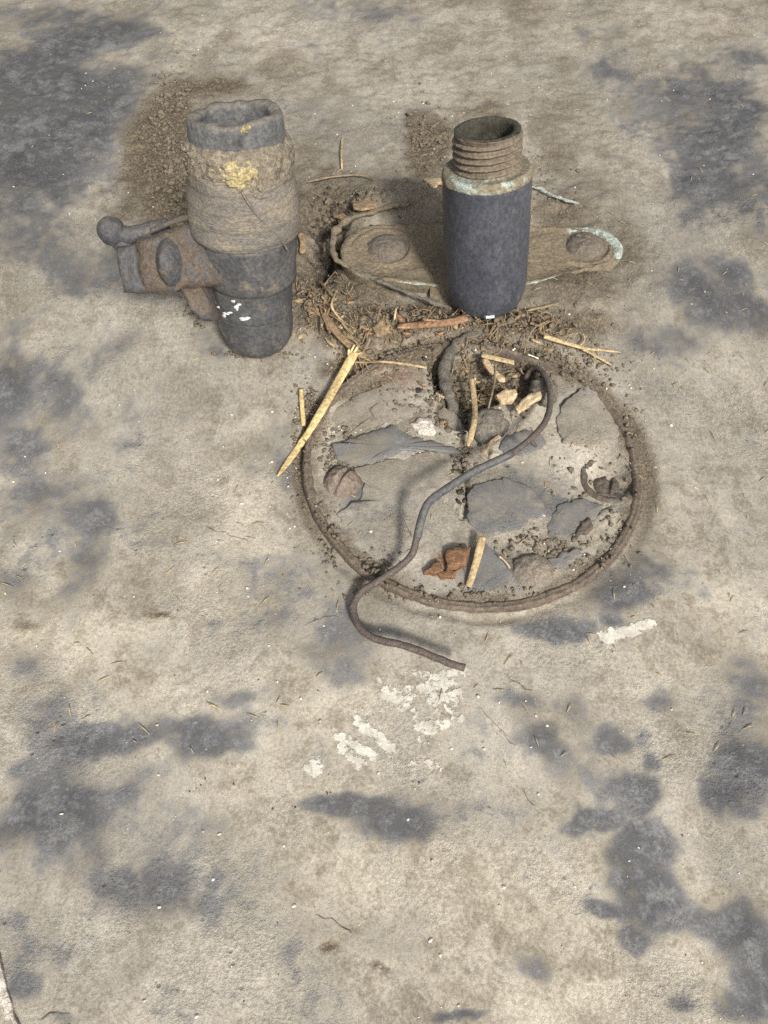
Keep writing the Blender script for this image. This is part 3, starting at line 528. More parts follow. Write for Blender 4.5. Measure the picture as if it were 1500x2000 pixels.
# pale plaster patch on the brown plate
slab('plaster_patch', [(803, 826), (820, 816), (840, 818), (852, 838), (846, 848), (815, 846)], zlid, 0.0016, M['mortar'], cover, .0012, 400, 40, 4, (0, 0), 'white plaster patch on the crust', .003)
# ------------------------------------------------------------------ standing pipe with threaded end
def at_axis(A, B, py):
    lo, hi = 0.0, 1.6
    for _ in range(50):
        mid = (lo + hi) / 2
        if proj(A.lerp(B, mid))[1] > py: lo = mid
        else: hi = mid
    return (B - A).length * lo
def pipe_axis(bx, by, bz, tx, ty, lean=0.0):
    S = G(bx, by, bz); T = PY(tx, ty, S.y + lean); ax = (T - S).normalized(); A = S - ax * (S.z / ax.z); return A, T
A, T = pipe_axis(949, 536, 0.0215, 952, 252, 0.012)
tap = empty('threaded_pipe', A); tag(tap, 'dark upright pipe stub with threaded open end on a two-eared flange', 'pipe')
L = (T - A).length; sT = lambda py: at_axis(A, T, py)
rb = 82.5 / proj(A + (T - A) * .45)[2]; rt = 68.5 / proj(A + (T - A) * .92)[2]
s_sh, s_th = sT(331), sT(326)
pr = [(0.0215 - rb * max(math.cos(math.radians(a)), 0) ** .8, rb * math.sin(math.radians(a)) ** .72) for a in range(6, 91, 7)]
body = fine(pr + [(sT(430), rb * 1.01), (s_sh - .004, rb * 1.0), (s_sh - .001, rb * .985), (s_sh, rb * .95)])
o = mesh_obj('pipe_body', *lathe_vf(body, A, T, 96, 0.0005, 70), M['blued'], tap, True, A)
o = mesh_obj('corroded_band', *lathe_vf(fine([(s_sh - .0035, rb * .97), (s_sh - .003, rb * 1.012), (s_sh - .0005, rb * 1.005), (s_sh + .0015, rb * .955), (s_th, rt * 1.01), (s_th + .001, rt * .93)], .0008), A, T, 96, 0.0006, 200), M['verdigris'], tap, True, A)
o['label'] = 'pale green corroded band below the thread'
pitch = (L - s_th) / 5.6
def thr(s, a, r): return r - 0.0011 + 0.0011 * math.sin(2 * math.pi * ((s - s_th) / pitch) - a) * (1 if s < L - .0025 else .2)
nst = 90; tp = [(s_th - .001 + (L - s_th + .001) * i / nst, rt) for i in range(nst + 1)]
mesh_obj('thread', *lathe_vf(tp, A, T, 96, 0.0004, 220, thr), M['thread'], tap, True, A)
ri = rt * .74
mesh_obj('bore', *lathe_vf(fine([(L, rt - .0011), (L + .0004, rt * .9), (L, ri), (L - .03, ri * .97), (L - .05, ri * .9), (L - .0505, .0005)], .0015), A, T, 72, 0.0005, 180), M['bore'], tap, True, A)
# flange: two eared plate under the pipe, pale corroded edges
Fz = 0.0045
el, er = G(748, 500, Fz), G(1142, 492, Fz); ecx = G(945, 505, Fz); 
def hull(cs, n=160):
    pts = []
    for c, r in cs:
        for k in range(90): t = 2 * math.pi * k / 90; pts.append((c.x + math.cos(t) * r, c.y + math.sin(t) * r))
    pts = sorted(set(pts))
    def half(ps):
        h = []
        for p in ps:
            while len(h) >= 2 and (h[-1][0] - h[-2][0]) * (p[1] - h[-2][1]) - (h[-1][1] - h[-2][1]) * (p[0] - h[-2][0]) <= 0: h.pop()
            h.append(p)
        return h[:-1]
    return half(pts) + half(pts[::-1])
out = ragged(hull([(el, .0258), (er, .0178), (ecx, .0325)]), 220, .0009, 150, 3)
def slope(p): return .0032 - (p.x - el.x) / (er.x - el.x) * .0010        # stands proud at the left, sinks into the dirt at the right
n = len(out); V = []; cxx = ecx
for f, z in ((1.0, -.008), (1.004, .002), (1.0, .0056), (.975, Fz), (.8, Fz + .0002), (.5, Fz + .0002), (.2, Fz)):
    for p in out: q = Vector((cxx.x + (p.x - cxx.x) * f, cxx.y + (p.y - cxx.y) * f, 0)); V.append((q.x, q.y, z + slope(q) + (mn(q, 90) + .6 * mn(q, 260)) * .0014))
Fc = []
for r_ in range(6):
    for j in range(n): k = (j + 1) % n; Fc.append((r_ * n + j, r_ * n + k, (r_ + 1) * n + k, (r_ + 1) * n + j))
Fc.append(tuple(6 * n + j for j in range(n)))
fl = mesh_obj('flange', V, Fc, M['flange'], tap, True, A)
def edge_strip(x0, x1, lower, w, seed, zoff=0.0):   # corroded line along the flange's edge between two photo columns
    c = Vector((cxx.x, cxx.y, 0)); pts = []
    for p in out:
        px, py, _ = proj((p.x, p.y, Fz + slope(p)))
        if x0 < px < x1 and ((py > 505) == lower): pts.append((px, p))
    pts.sort(key=lambda t: t[0]); P = [Vector((p.x, p.y, Fz + slope(p) - .0006 + zoff)) for _, p in pts]
    if len(P) > 3:
        rr = [w * (0.55 + 0.9 * abs(mn(p + Vector((seed, 0, 0)), 160))) * min(1, (i + 1) / 6, (len(P) - i) / 6) for i, p in enumerate(P)]
        mesh_obj('corroded_edge', *tube_vf(P, rr, 8, .7, 0, .0003, 400), M['verdi2'], fl, True, P[0])
M['verdi2'] = layered('pale_verdigris', (0.36, 0.42, 0.37), (0.22, 0.20, 0.15), (0.50, 0.53, 0.47), 140, (0.5, 0.62), 300, (0.55, 0.68), 0.1, rough=.9, bump=.0008)
edge_strip(770, 885, True, .0013, 1); edge_strip(1020, 1095, True, .0011, 2); edge_strip(1040, 1085, False, .0012, 3); edge_strip(690, 712, True, .002, 5)
arc = [Vector((er.x + math.cos(t) * .0195, er.y + math.sin(t) * .0195, Fz + .0022)) for t in [math.radians(a) for a in range(-28, 118, 5)]]
mesh_obj('corroded_edge', *tube_vf(arc, [.0035 * (0.35 + 0.8 * abs(math.sin(i * .11 + .4))) for i in range(len(arc))], 8, .5, 0, .0009, 300), M['verdi2'], fl, True, arc[0])['label'] = 'pale green corroded edge around the ear beside the screw'
def lip(pts, w, mat, sd, lift=.0012):
    P = []
    for x, y in pts:
        g = G(x, y, Fz); P.append(G(x, y, max(Fz + slope(g), zfloor(g.x, g.y)) + lift))
    P = spline(P, 8); P = [p + Vector((mn(p, 200), mn(p + Vector((sd, 1, 0)), 200), .5 * mn(p, 300))) * .0014 for p in P]
    rr = [w * (.45 + 1.1 * abs(mn(p + Vector((sd, 0, 0)), 110))) * min(1, (i + 1) / 5, (len(P) - i) / 5) for i, p in enumerate(P)]
    return mesh_obj('edge_lip', *tube_vf(P, rr, 10, .6, 0, .0005, 350), M[mat], fl, True, P[0])
lip([(800, 398), (760, 404), (722, 416), (690, 424), (664, 440), (650, 470), (656, 504), (682, 522)], .0032, 'flange', 2)
lip([(684, 522), (730, 544), (780, 564), (830, 584), (884, 604)], .0022, 'stone', 3, .0)
lip([(1036, 362), (1070, 376), (1104, 390), (1130, 396)], .0018, 'verdi2', 4)
for sgn, z1 in ((-1, .030),):                         # low web between the pipe and each ear
    p0 = A + Vector((sgn * rb * .72, .004, 0)); V = []; Fc = []; w_ = .0130
    for i in range(9):
        f = i / 8; x = p0.x + sgn * .016 * f; z = Fz + .002 + z1 * (1 - f) ** 2.4
        for yy, zz in ((-w_ * 2.2, -.004), (-w_, z * .7), (-w_ * .4, z), (w_ * .6, z), (w_ * 1.6, z * .8), (w_ * 2.2, -.004)): q = Vector((x, p0.y + .016 + yy, zz)); V.append(q + Vector((0, 0, mn(q, 150) * .001)))
    for i in range(8):
        for j in range(5): Fc.append((i * 6 + j, i * 6 + j + 1, (i + 1) * 6 + j + 1, (i + 1) * 6 + j) if sgn > 0 else (i * 6 + j, (i + 1) * 6 + j, (i + 1) * 6 + j + 1, i * 6 + j + 1))
    mesh_obj('web', V, Fc, M['flange'], tap, True, A)
zfl = lambda x, y: max(Fz - .0012 + slope(Vector((x, y, 0))), zfloor(x, y) - .0005)
for (px, py, sl, lab) in ((756, 496, 0, 'domed screw sunk in the ear, dusted over'), (1141, 490, math.radians(-38), 'slotted domed screw in the ear with the green edge')):
    s = screw_head(px, py, .0138, .0066, sl, tap, M['screw'], zfl, px, .0 if sl == 0 else .0009); s['label'] = lab
    c = G(px - 5, py - 4, Fz); rim_ = lathe_vf(fine([(-.003, .0150), (.0014, .0156), (.0020, .0168), (.0014, .0195), (-.002, .0240)], .0008), Vector((c.x, c.y, zfl(c.x, c.y))), Vector((c.x, c.y, 1)), 60, .0013, 160)
    mesh_obj('dirt_collar', *rim_, M['flange'], tap, True, A)
slab('paint_chip', [(945, 612), (952, 606), (967, 606), (966, 616), (950, 620)], lambda x, y: .010, .0008, M['white'], tap, .0002, 400, 24, 3, (0, -.6), 'pale blue paint chip at the foot of the pipe', .012)

# ------------------------------------------------------------------ wrapped pipe stub with side clamp
A, T = pipe_axis(499, 622, 0.0200, 458, 214, 0.016)
stub = empty('wrapped_pipe', A); tag(stub, 'grey pipe stub wrapped in tape with yellow putty and side clamp', 'pipe')
L = (T - A).length; sT = lambda py: at_axis(A, T, py); sc_at = lambda py: proj(A + (T - A) * (sT(py) / L))[2]
r_base = 73 / sc_at(620); r_low = 76 / sc_at(565); r_cl = 92 / sc_at(490); r_wr = 106 / sc_at(400); r_up = 104 / sc_at(320); r_co = 92 / sc_at(250)
pr = [(0.0200 - r_base * .98 * max(math.cos(math.radians(a)), 0) ** .85, r_base * math.sin(math.radians(a)) ** .8) for a in range(6, 91, 7)]
mesh_obj('pipe_base', *lathe_vf(fine(pr + [(sT(598), r_base), (sT(596), r_base * .985), (sT(590), r_base * .99)]), A, T, 84, .0004, 80), M['iron'], stub, True, A)
mesh_obj('lower_sleeve', *lathe_vf(fine([(sT(596) - .002, r_base * .9), (sT(596), r_low), (sT(560), r_low * 1.0), (sT(532), r_low * 1.03), (sT(525), r_low * 1.03)]), A, T, 84, .0007, 90), M['iron'], stub, True, A)
mesh_obj('clamp_band', *lathe_vf(fine([(sT(540), r_low * .98), (sT(537), r_cl * .985), (sT(530), r_cl), (sT(470), r_cl * 1.02), (sT(450), r_cl * 1.01), (sT(446), r_cl * .96)]), A, T, 84, .0008, 70), M['iron'], stub, True, A)
def wrapf(s, a, r):
    ph = (s - sT(448)) / .0085 - a / (2 * math.pi); return r + .0003 * (1 - 2 * (ph % 1.0)) + .0006 * math.sin(3 * a + s * 160)
mesh_obj('tape_wrap', *lathe_vf(fine([(sT(452), r_cl * .97), (sT(447), r_wr * .985), (sT(438), r_wr), (sT(380), r_wr * 1.0), (sT(330), r_up * 1.0), (sT(312), r_up * .985)], .0008), A, T, 120, .0019, 40, wrapf), M['tape'], stub, True, A)
tp_ = [A + (T - A) * (sT(py) / L) + Vector((math.sin(a), -math.cos(a), 0)) * (r_wr * 1.022) for py, a in ((310, .15), (350, .32), (385, .55), (415, .75), (448, .92))]
mesh_obj('tape_edge', *tube_vf(spline(tp_, 8), .0007, 8, .6), M['tape'], stub, True, A)
mesh_obj('crust', *lathe_vf(fine([(sT(338), r_up * .96), (sT(330), r_up * 1.005), (sT(305), r_up * 1.01), (sT(280), r_up * .99), (sT(264), r_co * 1.05), (sT(258), r_co * .98)], .0008), A, T, 170, .0013, 260), M['crust'], stub, True, A)
# broken open collar
def colf(s, a, r):
    return r * (1 + .02 * math.sin(2 * a + 1) + .018 * math.sin(5 * a)) 
s_c = sT(268)
V, Fc = lathe_vf(fine([(s_c - .002, r_co * .97), (s_c, r_co * 1.01), (sT(245), r_co), (L - .0015, r_co * .99), (L, r_co * .95), (L - .0002, r_co * .80), (L - .0012, r_co * .73), (L - .008, r_co * .70), (L - .021, r_co * .69)], .0014), A, T, 96, .0009, 90, colf)
ax = (T - A).normalized()
for i, v in enumerate(V):                                          # chipped, sloping lip
    s = (v - A).dot(ax)
    if s > L - .02:
        d = v - A - ax * s; a = math.atan2(d.y, d.x); V[i] = v - ax * ((s - L + .02) / .02 * (.0012 + .0022 * math.sin(a - .9) + .0016 * mn(Vector((math.cos(a) * 2, math.sin(a) * 2, 3)), 1.5)))
mesh_obj('collar', V, Fc, M['collar'], stub, True, A)
mesh_obj('bore', *lathe_vf(fine([(L - .0205, r_co * .70), (L - .03, r_co * .69), (L - .075, r_co * .66)], .002), A, T, 72, .0005, 120, colf, True), M['bore'], stub, True, A)
# yellow putty lumps pressed round the front
V = []; Fc = []; na_, nz_ = 70, 60; ok = []
for iz in range(nz_):
    for ia in range(na_):
        u = ia / (na_ - 1); v = iz / (nz_ - 1); a = -.46 + .92 * u; py = 254 + 62 * v
        c = A + (T - A) * (sT(py) / L); d = Vector((math.sin(a), -math.cos(a), 0)); p = c + d * r_up
        e = 1 - math.hypot((u - .55) / .5, (v - .5) / .5) + .55 * mn(p, 130) + .4 * mn(p, 330)
        V.append(p + d * (-.0006 + max(-.3, min(e, .7)) * .0034 + .0011 * mn(p, 420) + .0008 * mn(p, 900))); ok.append(e > -.02)
for iz in range(nz_ - 1):
    for ia in range(na_ - 1):
        q = (iz * na_ + ia, iz * na_ + ia + 1, (iz + 1) * na_ + ia + 1, (iz + 1) * na_ + ia)
        if all(ok[t] for t in q): Fc.append(q)
mesh_obj('putty', V, Fc, M['putty'], stub, True, A)
P = []
for k in range(90):
    a = R.uniform(-1.4, .5); py = R.uniform(262, 325)
    p = A + (T - A) * (sT(py) / L) + Vector((math.sin(a), -math.cos(a), 0)) * (r_up * 1.015); P.append(lump_vf(p, R.uniform(.0004, .0014), .7, k + 100, 1, (1, .6, 1)))
tag(mesh_obj('crust_lumps', *join(P), M['crust'], stub, True, A), kind='stuff')
P = [lump_vf(PY(px, py, A.y - r_co * .98), r_, .5, 3, 1) for px, py, r_ in ((478, 252, .0016), (484, 249, .0014), (472, 255, .001))]
mesh_obj('putty_drop', *join(P), M['putty'], stub, True, A)
# white flaked residue low on the pipe
P = []
for px, py, w, h in ((421, 590, 5, 9), (419, 617, 12, 6), (428, 602, 6, 5), (455, 575, 6, 5), (447, 612, 12, 4), (462, 602, 5, 7), (476, 624, 10, 5), (468, 594, 5, 4), (485, 620, 6, 3), (456, 590, 4, 4), (440, 616, 5, 5)):
    p = None
    for q in range(60):                                            # walk the sight line down to the pipe's skin
        d = ray(px, py).normalized(); 
    d = ray(px, py).normalized(); oc = _C - A; dd = d - ax * d.dot(ax); oo = oc - ax * oc.dot(ax); a_ = dd.dot(dd); b_ = 2 * dd.dot(oo); c_ = oo.dot(oo) - (r_low * 1.01) ** 2; disc = b_ * b_ - 4 * a_ * c_
    t = (-b_ - math.sqrt(max(disc, 0))) / (2 * a_); p = _C + d * t
    for q in range(3): P.append(lump_vf(p + Vector((R.uniform(-1, 1) * w / sc_at(600) * .5, 0, R.uniform(-1, 1) * h / sc_at(600) * .5)), (w + h) * .33 / sc_at(600), .8, px + q, 1, (w / (w + h) * 2, .5, h / (w + h) * 2)))
mesh_obj('white_residue', *join(P), M['white'], stub, True, A)['label'] = 'white flaky residue crusted low on the pipe'

# side clamp: block with bolt, ball-ended lever
O = A + (T - A) * (sT(505) / L) + Vector((-.02, -.024, 0)); N = Vector((-.10, -.80, .60)).normalized()
def Q(px, py, lift=0.0): return PP(px, py, O, N) + N * lift
def prism(name, poly, t0, t1, mat, parent, bev=.0012, seed=0, amp=.0006):
    pts = [Q(x, y) for x, y in poly]; m_ = []
    for i in range(len(pts)):
        for k in range(6): m_.append(pts[i].lerp(pts[(i + 1) % len(pts)], k / 6))
    c = sum(m_, Vector()) / len(m_); nn = len(m_); V = []
    for f, t in ((1, t0), (1, t1 - bev), (1 - bev / .014, t1), (.6, t1 + .0002), (.25, t1)):
        for p in m_: q = c + (p - c) * f + N * t; V.append(q + Vector((mn(q, 160), mn(q + Vector((3, 0, 0)), 160), mn(q + Vector((0, 3, 0)), 160))) * amp)
    Fc = []
    for r_ in range(4):
        for j in range(nn): k = (j + 1) % nn; Fc.append((r_ * nn + j, (r_ + 1) * nn + j, (r_ + 1) * nn + k, r_ * nn + k))
    Fc.append(tuple(4 * nn + j for j in range(nn))[::-1])
    return mesh_obj(name, V, [f[::-1] for f in Fc], mat, parent, True, A)
clamp = prism('side_clamp', [(262, 468), (330, 446), (385, 430), (425, 448), (444, 500), (440, 552), (400, 562), (350, 562), (310, 574), (272, 572), (262, 520)], -.022, 0, M['rusty'], stub, .0030, 1, .0012)
clamp['label'] = 'rusty clamp block with a bolt and ball-ended lever'
prism('clamp_plate', [(222, 482), (258, 476), (268, 500), (272, 545), (284, 574), (238, 573), (228, 530)], -.016, -.0004, M['iron2'], clamp, .0025, 2, .001)
prism('clamp_lug', [(342, 560), (385, 556), (402, 600), (408, 628), (388, 632), (362, 602)], -.018, -.004, M['rusty'], stub, .003, 3, .0012)
bc = Q(331, 513)
def oval(c, rx, ry, h, sd=0):
    e1 = Vector((1, 0, 0)) - N * N.x; e1.normalize(); e2 = N.cross(e1); V = []; Fc = []; nr_, na_ = 14, 48
    for i in range(nr_):
        f = i / (nr_ - 1)
        for j in range(na_):
            t = 2 * math.pi * j / na_; p = c + e1 * (math.cos(t) * rx * f) + e2 * (math.sin(t) * ry * f) + N * (h * (1 - f ** 2.4) - .001); V.append(p + N * mn(p, 200) * .0012 * (1 - f * .5))
    for i in range(nr_ - 1):
        for j in range(na_): k = (j + 1) % na_; Fc.append((i * na_ + j, (i + 1) * na_ + j, (i + 1) * na_ + k, i * na_ + k))
    return V, Fc
ss = 1 / proj(bc)[2]
mesh_obj('bolt_head', *oval(bc + N * .001, 27 * ss, 46 * ss, .0085), M['iron2'], clamp, True, A)
mesh_obj('bolt_ring', *oval(bc + N * .0002, 37 * ss, 54 * ss, .0024), M['rusty'], clamp, True, A)
bl = Q(208, 452, -.006); rball = 28 / proj(bl)[2]
arm = spline([bl, Q(238, 457, -.008), Q(268, 450, -.010), Q(312, 440, -.012)], 8); V1 = tube_vf(arm, taper(len(arm), rball * .72, rball * .55), 14, .9, 0, .0008, 150)
V2 = lump_vf(bl, rball, .10, 2, 4, (1, .95, 1.02)); V3 = tube_vf([Q(214, 465, -.008), Q(240, 495, -.008)], [rball * .6, rball * .62], 12)
mesh_obj('lever', *join([V1, V2, V3]), M['iron2'], clamp, True, A)['label'] = 'short lever ending in a dark ball'
mesh_obj('strap', *tube_vf(spline([Q(296, 452, .0005), Q(330, 436, .001), Q(372, 425, 0), Q(405, 436, -.002)], 8), .0016, 8, .7, 0, .0006, 250), M['rusty'], clamp, True, A)

# ------------------------------------------------------------------ bent wire and cable
wp = [(1024, 742, -.004), (1034, 722, .001), (1052, 720, .006), (1068, 745, .010), (1075, 785, .013), (1062, 826, .016), (1030, 862, .019), (985, 891, .022), (930, 917, .024), (884, 945, .025), (846, 974, .025), (830, 1000, .023), (816, 1045, .019), (802, 1083, .014), (772, 1113, .0095), (736, 1136, .0072), (706, 1155, .0060), (690, 1180, .0055), (692, 1206, .0060), (708, 1232, .0075), (742, 1252, .0095), (790, 1262, .011), (840, 1280, .012), (880, 1297, .012), (906, 1305, .0115)]
W = [p + Vector((mn(p, 45), mn(p + Vector((2, 0, 0)), 45), .6 * mn(p + Vector((0, 2, 0)), 45))) * .0012 for p in spline([G(x, y, z) for x, y, z in wp], 8)]
wire = mesh_obj('bent_wire', *tube_vf(W, .0016, 12, 1.0, 0, .0003, 300), M['wire'], None, True, W[0])
tag(wire, 'long bent rusty wire rising from the hole and lying across the rim', 'wire')
i0 = 7 * 8 - 2; i1 = 12 * 8 + 2
mesh_obj('sleeve', *tube_vf(W[i0:i1], .00185, 12, 1.0, 0, .0002, 300), M['sleeve'], wire, True, W[i0])['label'] = 'grey insulating sleeve on the middle of the wire'
mesh_obj('barb', *tube_vf([G(1036, 858, .0185), G(1042, 868, .017), G(1048, 872, .016)], [.0014, .001, .0006], 8), M['wire'], wire, True, G(1036, 858, .0185))
cp = spline([G(x, y, z) for x, y, z in [(985, 640, .002), (945, 648, .002), (900, 668, .0035), (874, 700, .0035), (868, 735, .002), (876, 770, .002), (890, 805, -.004), (905, 825, -.008)]], 8)
tag(mesh_obj('dusty_cable', *tube_vf(cp, taper(len(cp), .0036, .0030), 14, .85, 0, .0014, 260), M['cable'], None, True, cp[0]), 'thick grey dusty cable curving from under the threaded pipe into the hole', 'cable')
# ------------------------------------------------------------------ straw, sticks, leaves
def strand(name, pts, w, mat, label, cat, flat=.45, tip=(1, 1), w2=None, seg=10, ridge=.0, lift=None, group=None, parent=None):
    """pts: (px, py, height above what lies below)"""
    Q_ = []
    for x, y, up in pts:
        g = G(x, y, .003)
        for _ in range(3): z = zany(g.x, g.y) + up; g = G(x, y, z)
        Q_.append(g)
    P_ = spline(Q_, 7); s = (G(pts[0][0] + 5, pts[0][1], .004) - G(pts[0][0], pts[0][1], .004)).length / 5
    o = mesh_obj(name, *tube_vf(P_, taper(len(P_), w * s / 2, (w2 or w) * s / 2, *tip), seg, flat, ridge, .0002, 400), M[mat], parent, True, P_[0])
    if parent is None: tag(o, label, cat, group)
    return o
big = strand('straw', [(693, 688, .0085), (660, 745, .0075), (622, 812, .0055), (585, 870, .0040), (542, 930, .0022)], 19, 'straw', 'long pale yellow split straw leaning across the cover rim', 'straw', .28, (1, .3), 11, 18, .06)
for a, b, wv in (((690, 692), (699, 676), 5), ((684, 690), (693, 672), 4), ((680, 694), (682, 682), 4), ((694, 694), (706, 688), 3)): strand('fibre', [(a[0], a[1], .0085), (b[0], b[1], .010)], wv, 'straw', None, None, .5, (1, .2), parent=big)
strand('straw_stub', [(588, 760, .0030), (590, 795, .0022), (593, 832, .0025)], 9, 'straw', 'short straw piece tucked under the long yellow straw', 'straw', .4)
strand('dry_leaf', [(632, 610, .004), (650, 640, .0045), (676, 668, .006), (700, 688, .006), (726, 704, .005)], 15, 'brownleaf', 'flat brown grass blade above the long yellow straw', 'leaf', .2, (.3, .3))
strand('stalk', [(686, 706, .006), (712, 708, .0055), (745, 706, .004), (790, 711, .003), (834, 718, .003)], 4, 'stalk', 'thin curved stalk with a pale tip lying on the cover edge', 'stalk', .7, (.4, 1), 7)
strand('stick', [(921, 740, .013), (927, 790, .013), (925, 830, .010), (914, 872, .004)], 11, 'stalk', 'upright tan stick standing in the hole beside the cable', 'stick', .6, (1, .3))
strand('stick', [(943, 1048, .007), (930, 1098, .004), (915, 1146, .0015)], 17, 'stalk', 'flat tan stick lying beside the orange rust flakes', 'stick', .35, (.8, .9), 13)
tw = strand('twig', [(1062, 657, .006), (1100, 668, .0045), (1142, 680, .0035), (1180, 684, .003), (1212, 688, .002)], 12, 'stalk', 'forked pale twig lying just outside the cover rim', 'twig', .6, (1, .3), 5)
strand('fork', [(1138, 682, .0035), (1165, 696, .003), (1195, 713, .002)], 6, 'stalk', None, None, .6, (1, .3), parent=tw)
strand('fork', [(1130, 678, .003), (1142, 664, .003), (1138, 650, .003)], 3, 'stalk', None, None, .6, (1, .3), parent=tw)
strand('fork', [(1160, 694, .003), (1166, 710, .002)], 3, 'stalk', None, None, .6, (1, .3), parent=tw)
bk = strand('bark_strip', [(776, 638, .006), (820, 634, .0065), (868, 630, .0065), (912, 621, .006)], 17, 'bark', 'reddish brown bark strip at the foot of the threaded pipe', 'bark', .35, (.5, 1), 20, 12, .12)
strand('splinter', [(825, 624, .0075), (850, 626, .0078), (880, 627, .0075)], 5, 'bark', None, None, .6, (.3, .3), parent=bk)
strand('husk', [(944, 700, .012), (962, 724, .012), (986, 746, .011)], 15, 'chip', 'slender pale seed husk pointing down in the hole', 'husk', .5, (.2, .2))
strand('leaf_strip', [(940, 694, .013), (970, 700, .013), (1004, 708, .011)], 13, 'stalk', 'tan leaf strip lying over the slender husk', 'leaf', .2, (.5, 1))
strand('stick', [(977, 852, .006), (962, 862, .0045), (944, 884, .003)], 9, 'chip', 'small pale splinter leaning on the stone by the wire', 'splinter', .5)
strand('stalk', [(968, 710, .014), (966, 745, .013), (958, 780, .010), (952, 806, .007)], 4, 'root', 'thin brown stem hanging into the hole below the husk', 'stem', .8)
strand('splinter', [(1031, 692, .003), (1052, 700, .003)], 4, 'grit', 'tiny pale splinter above the bend of the wire', 'splinter', .7)
strand('bark_flake', [(586, 455, .004), (592, 472, .005), (590, 495, .003)], 13, 'brownleaf', 'small brown bark flake beside the wrapped pipe', 'bark', .3, (.3, .5))
strand('root', [(600, 356, .002), (640, 347, .003), (690, 342, .003), (722, 346, .003), (742, 362, .001)], 4, 'root', 'long thin root arching behind the flange ear', 'root', .8, (.3, .5))
strand('root', [(668, 268, .001), (667, 300, .004), (668, 332, .001)], 4, 'stalk', 'single upright dry stem behind the flange', 'stem', .8, (.4, .4))
strand('root', [(1072, 626, .006), (1045, 640, .007), (1030, 665, .006), (1024, 690, .003)], 3, 'root', 'fine root arching over the cover rim near the twig', 'root', .9, (.5, .5))
strand('root', [(1030, 606, .004), (1060, 600, .004), (1092, 592, .003)], 6, 'root', 'brown root at the right foot of the threaded pipe', 'root', .7, (.5, .5))
strand('stem', [(975, 1086, .004), (988, 1098, .003), (996, 1110, .0015)], 4, 'chip', 'tiny white stem on the grey crust beside the dusty lump', 'stem', .8)
# dry grass tuft between the pipes
tuft = empty('dry_grass', G(645, 612, .003)); tag(tuft, 'tuft of dry tangled grass between the two pipes', 'grass')
for p, wv in (([(655, 530), (632, 560), (626, 600), (640, 640)], 4), ([(622, 548), (640, 565), (652, 580)], 6), ([(625, 640), (640, 610), (655, 570)], 4), ([(604, 618), (626, 612), (648, 616), (672, 632)], 5), ([(628, 578), (650, 605), (676, 640), (690, 652)], 6), ([(626, 612), (628, 632), (630, 645)], 5), ([(580, 575), (596, 566), (612, 564)], 5), ([(582, 590), (600, 588), (614, 580)], 4), ([(596, 600), (612, 604), (630, 622), (645, 650)], 7), ([(737, 628), (742, 605), (748, 600)], 4), ([(736, 602), (746, 618), (760, 636)], 4), ([(770, 626), (774, 600)], 4), ([(650, 650), (690, 664), (716, 694), (738, 708)], 4), ([(655, 574), (648, 598), (668, 626), (690, 640)], 4), ([(700, 700), (716, 676), (722, 660)], 5)):
    strand('blade', [(x, y, .004 + .0035 * math.sin(i + x)) for i, (x, y) in enumerate(p)], wv, R.choice(['stalk', 'brownleaf', 'root']), None, None, .5, (.4, .3), parent=tuft)
# chips
def chip(name, poly, up, th, mat, label, cat, tilt=(0, 0), amp=.0008, ws=300, group=None, z0=.005):
    o = slab(name, poly, lambda x, y: zany(x, y) + up, th, M[mat], None, amp, ws, 36, R.uniform(0, 9), tilt, None, z0); return tag(o, label, cat, group)
chip('wood_chip', [(966, 790), (980, 780), (1004, 778), (1007, 790), (998, 800), (976, 802)], .009, .0011, 'chip', 'pale split wood chip in the hole beside the curled wire', 'chip', (0, .1))
chip('wood_chip', [(1002, 808), (1016, 796), (1032, 784), (1052, 780), (1054, 792), (1030, 804), (1012, 816)], .008, .0010, 'chip', 'long pale wood chip under the curled wire', 'chip', (.1, .1))
chip('leaf_scrap', [(826, 350), (864, 348), (866, 366), (858, 362), (850, 374), (838, 366)], .002, .0006, 'chip', 'cream leaf scrap beside the threaded pipe', 'leaf', (0, -.2))
chip('leaf_scrap', [(690, 412), (716, 402), (736, 412), (730, 428), (706, 432), (692, 426)], .003, .0006, 'brownleaf', 'grey brown leaf scrap behind the left flange ear', 'leaf', (0, -.2))
chip('leaf_scrap', [(728, 648), (746, 632), (762, 644), (758, 660), (736, 662)], .002, .0008, 'brownleaf', 'brown leaf scrap on the soil left of the bark strip', 'leaf', (.2, .1))
chip('leaf_scrap', [(650, 402), (672, 398), (690, 410), (684, 416), (662, 410)], .003, .0006, 'brownleaf', 'curled dry leaf scrap above the dark hollow', 'leaf', (.1, -.2))
chip('rust_flake', [(872, 1074), (888, 1070), (918, 1072), (914, 1098), (894, 1108), (872, 1114), (870, 1092)], .001, .0030, 'rustchip', 'large upright orange rust flake on the cover', 'rust', (.05, .05))
chip('rust_flake', [(828, 1116), (846, 1100), (860, 1096), (866, 1112), (850, 1120)], .001, .0022, 'rustchip', 'small pointed orange rust flake on the cover', 'rust', (.05, 0))
chip('rust_flake', [(856, 1116), (876, 1110), (892, 1112), (888, 1124), (862, 1126)], .001, .0014, 'rustchip', 'flat orange rust flake below the large flake', 'rust')
for (px, py, r_, sq, lab) in ((952, 836, .0105, (1, .9, .7), 'rounded grey stone at the lower edge of the hole'), (1062, 768, .0090, (.8, 1.1, .5), 'flat grey stone inside the curl of the wire')):
    c = G(px, py, .002); tag(mesh_obj('stone', *lump_vf((c.x, c.y, zany(c.x, c.y) + r_ * .25), r_, .3, px, 4, sq), M['stone'], None, True, c), lab, 'stone')

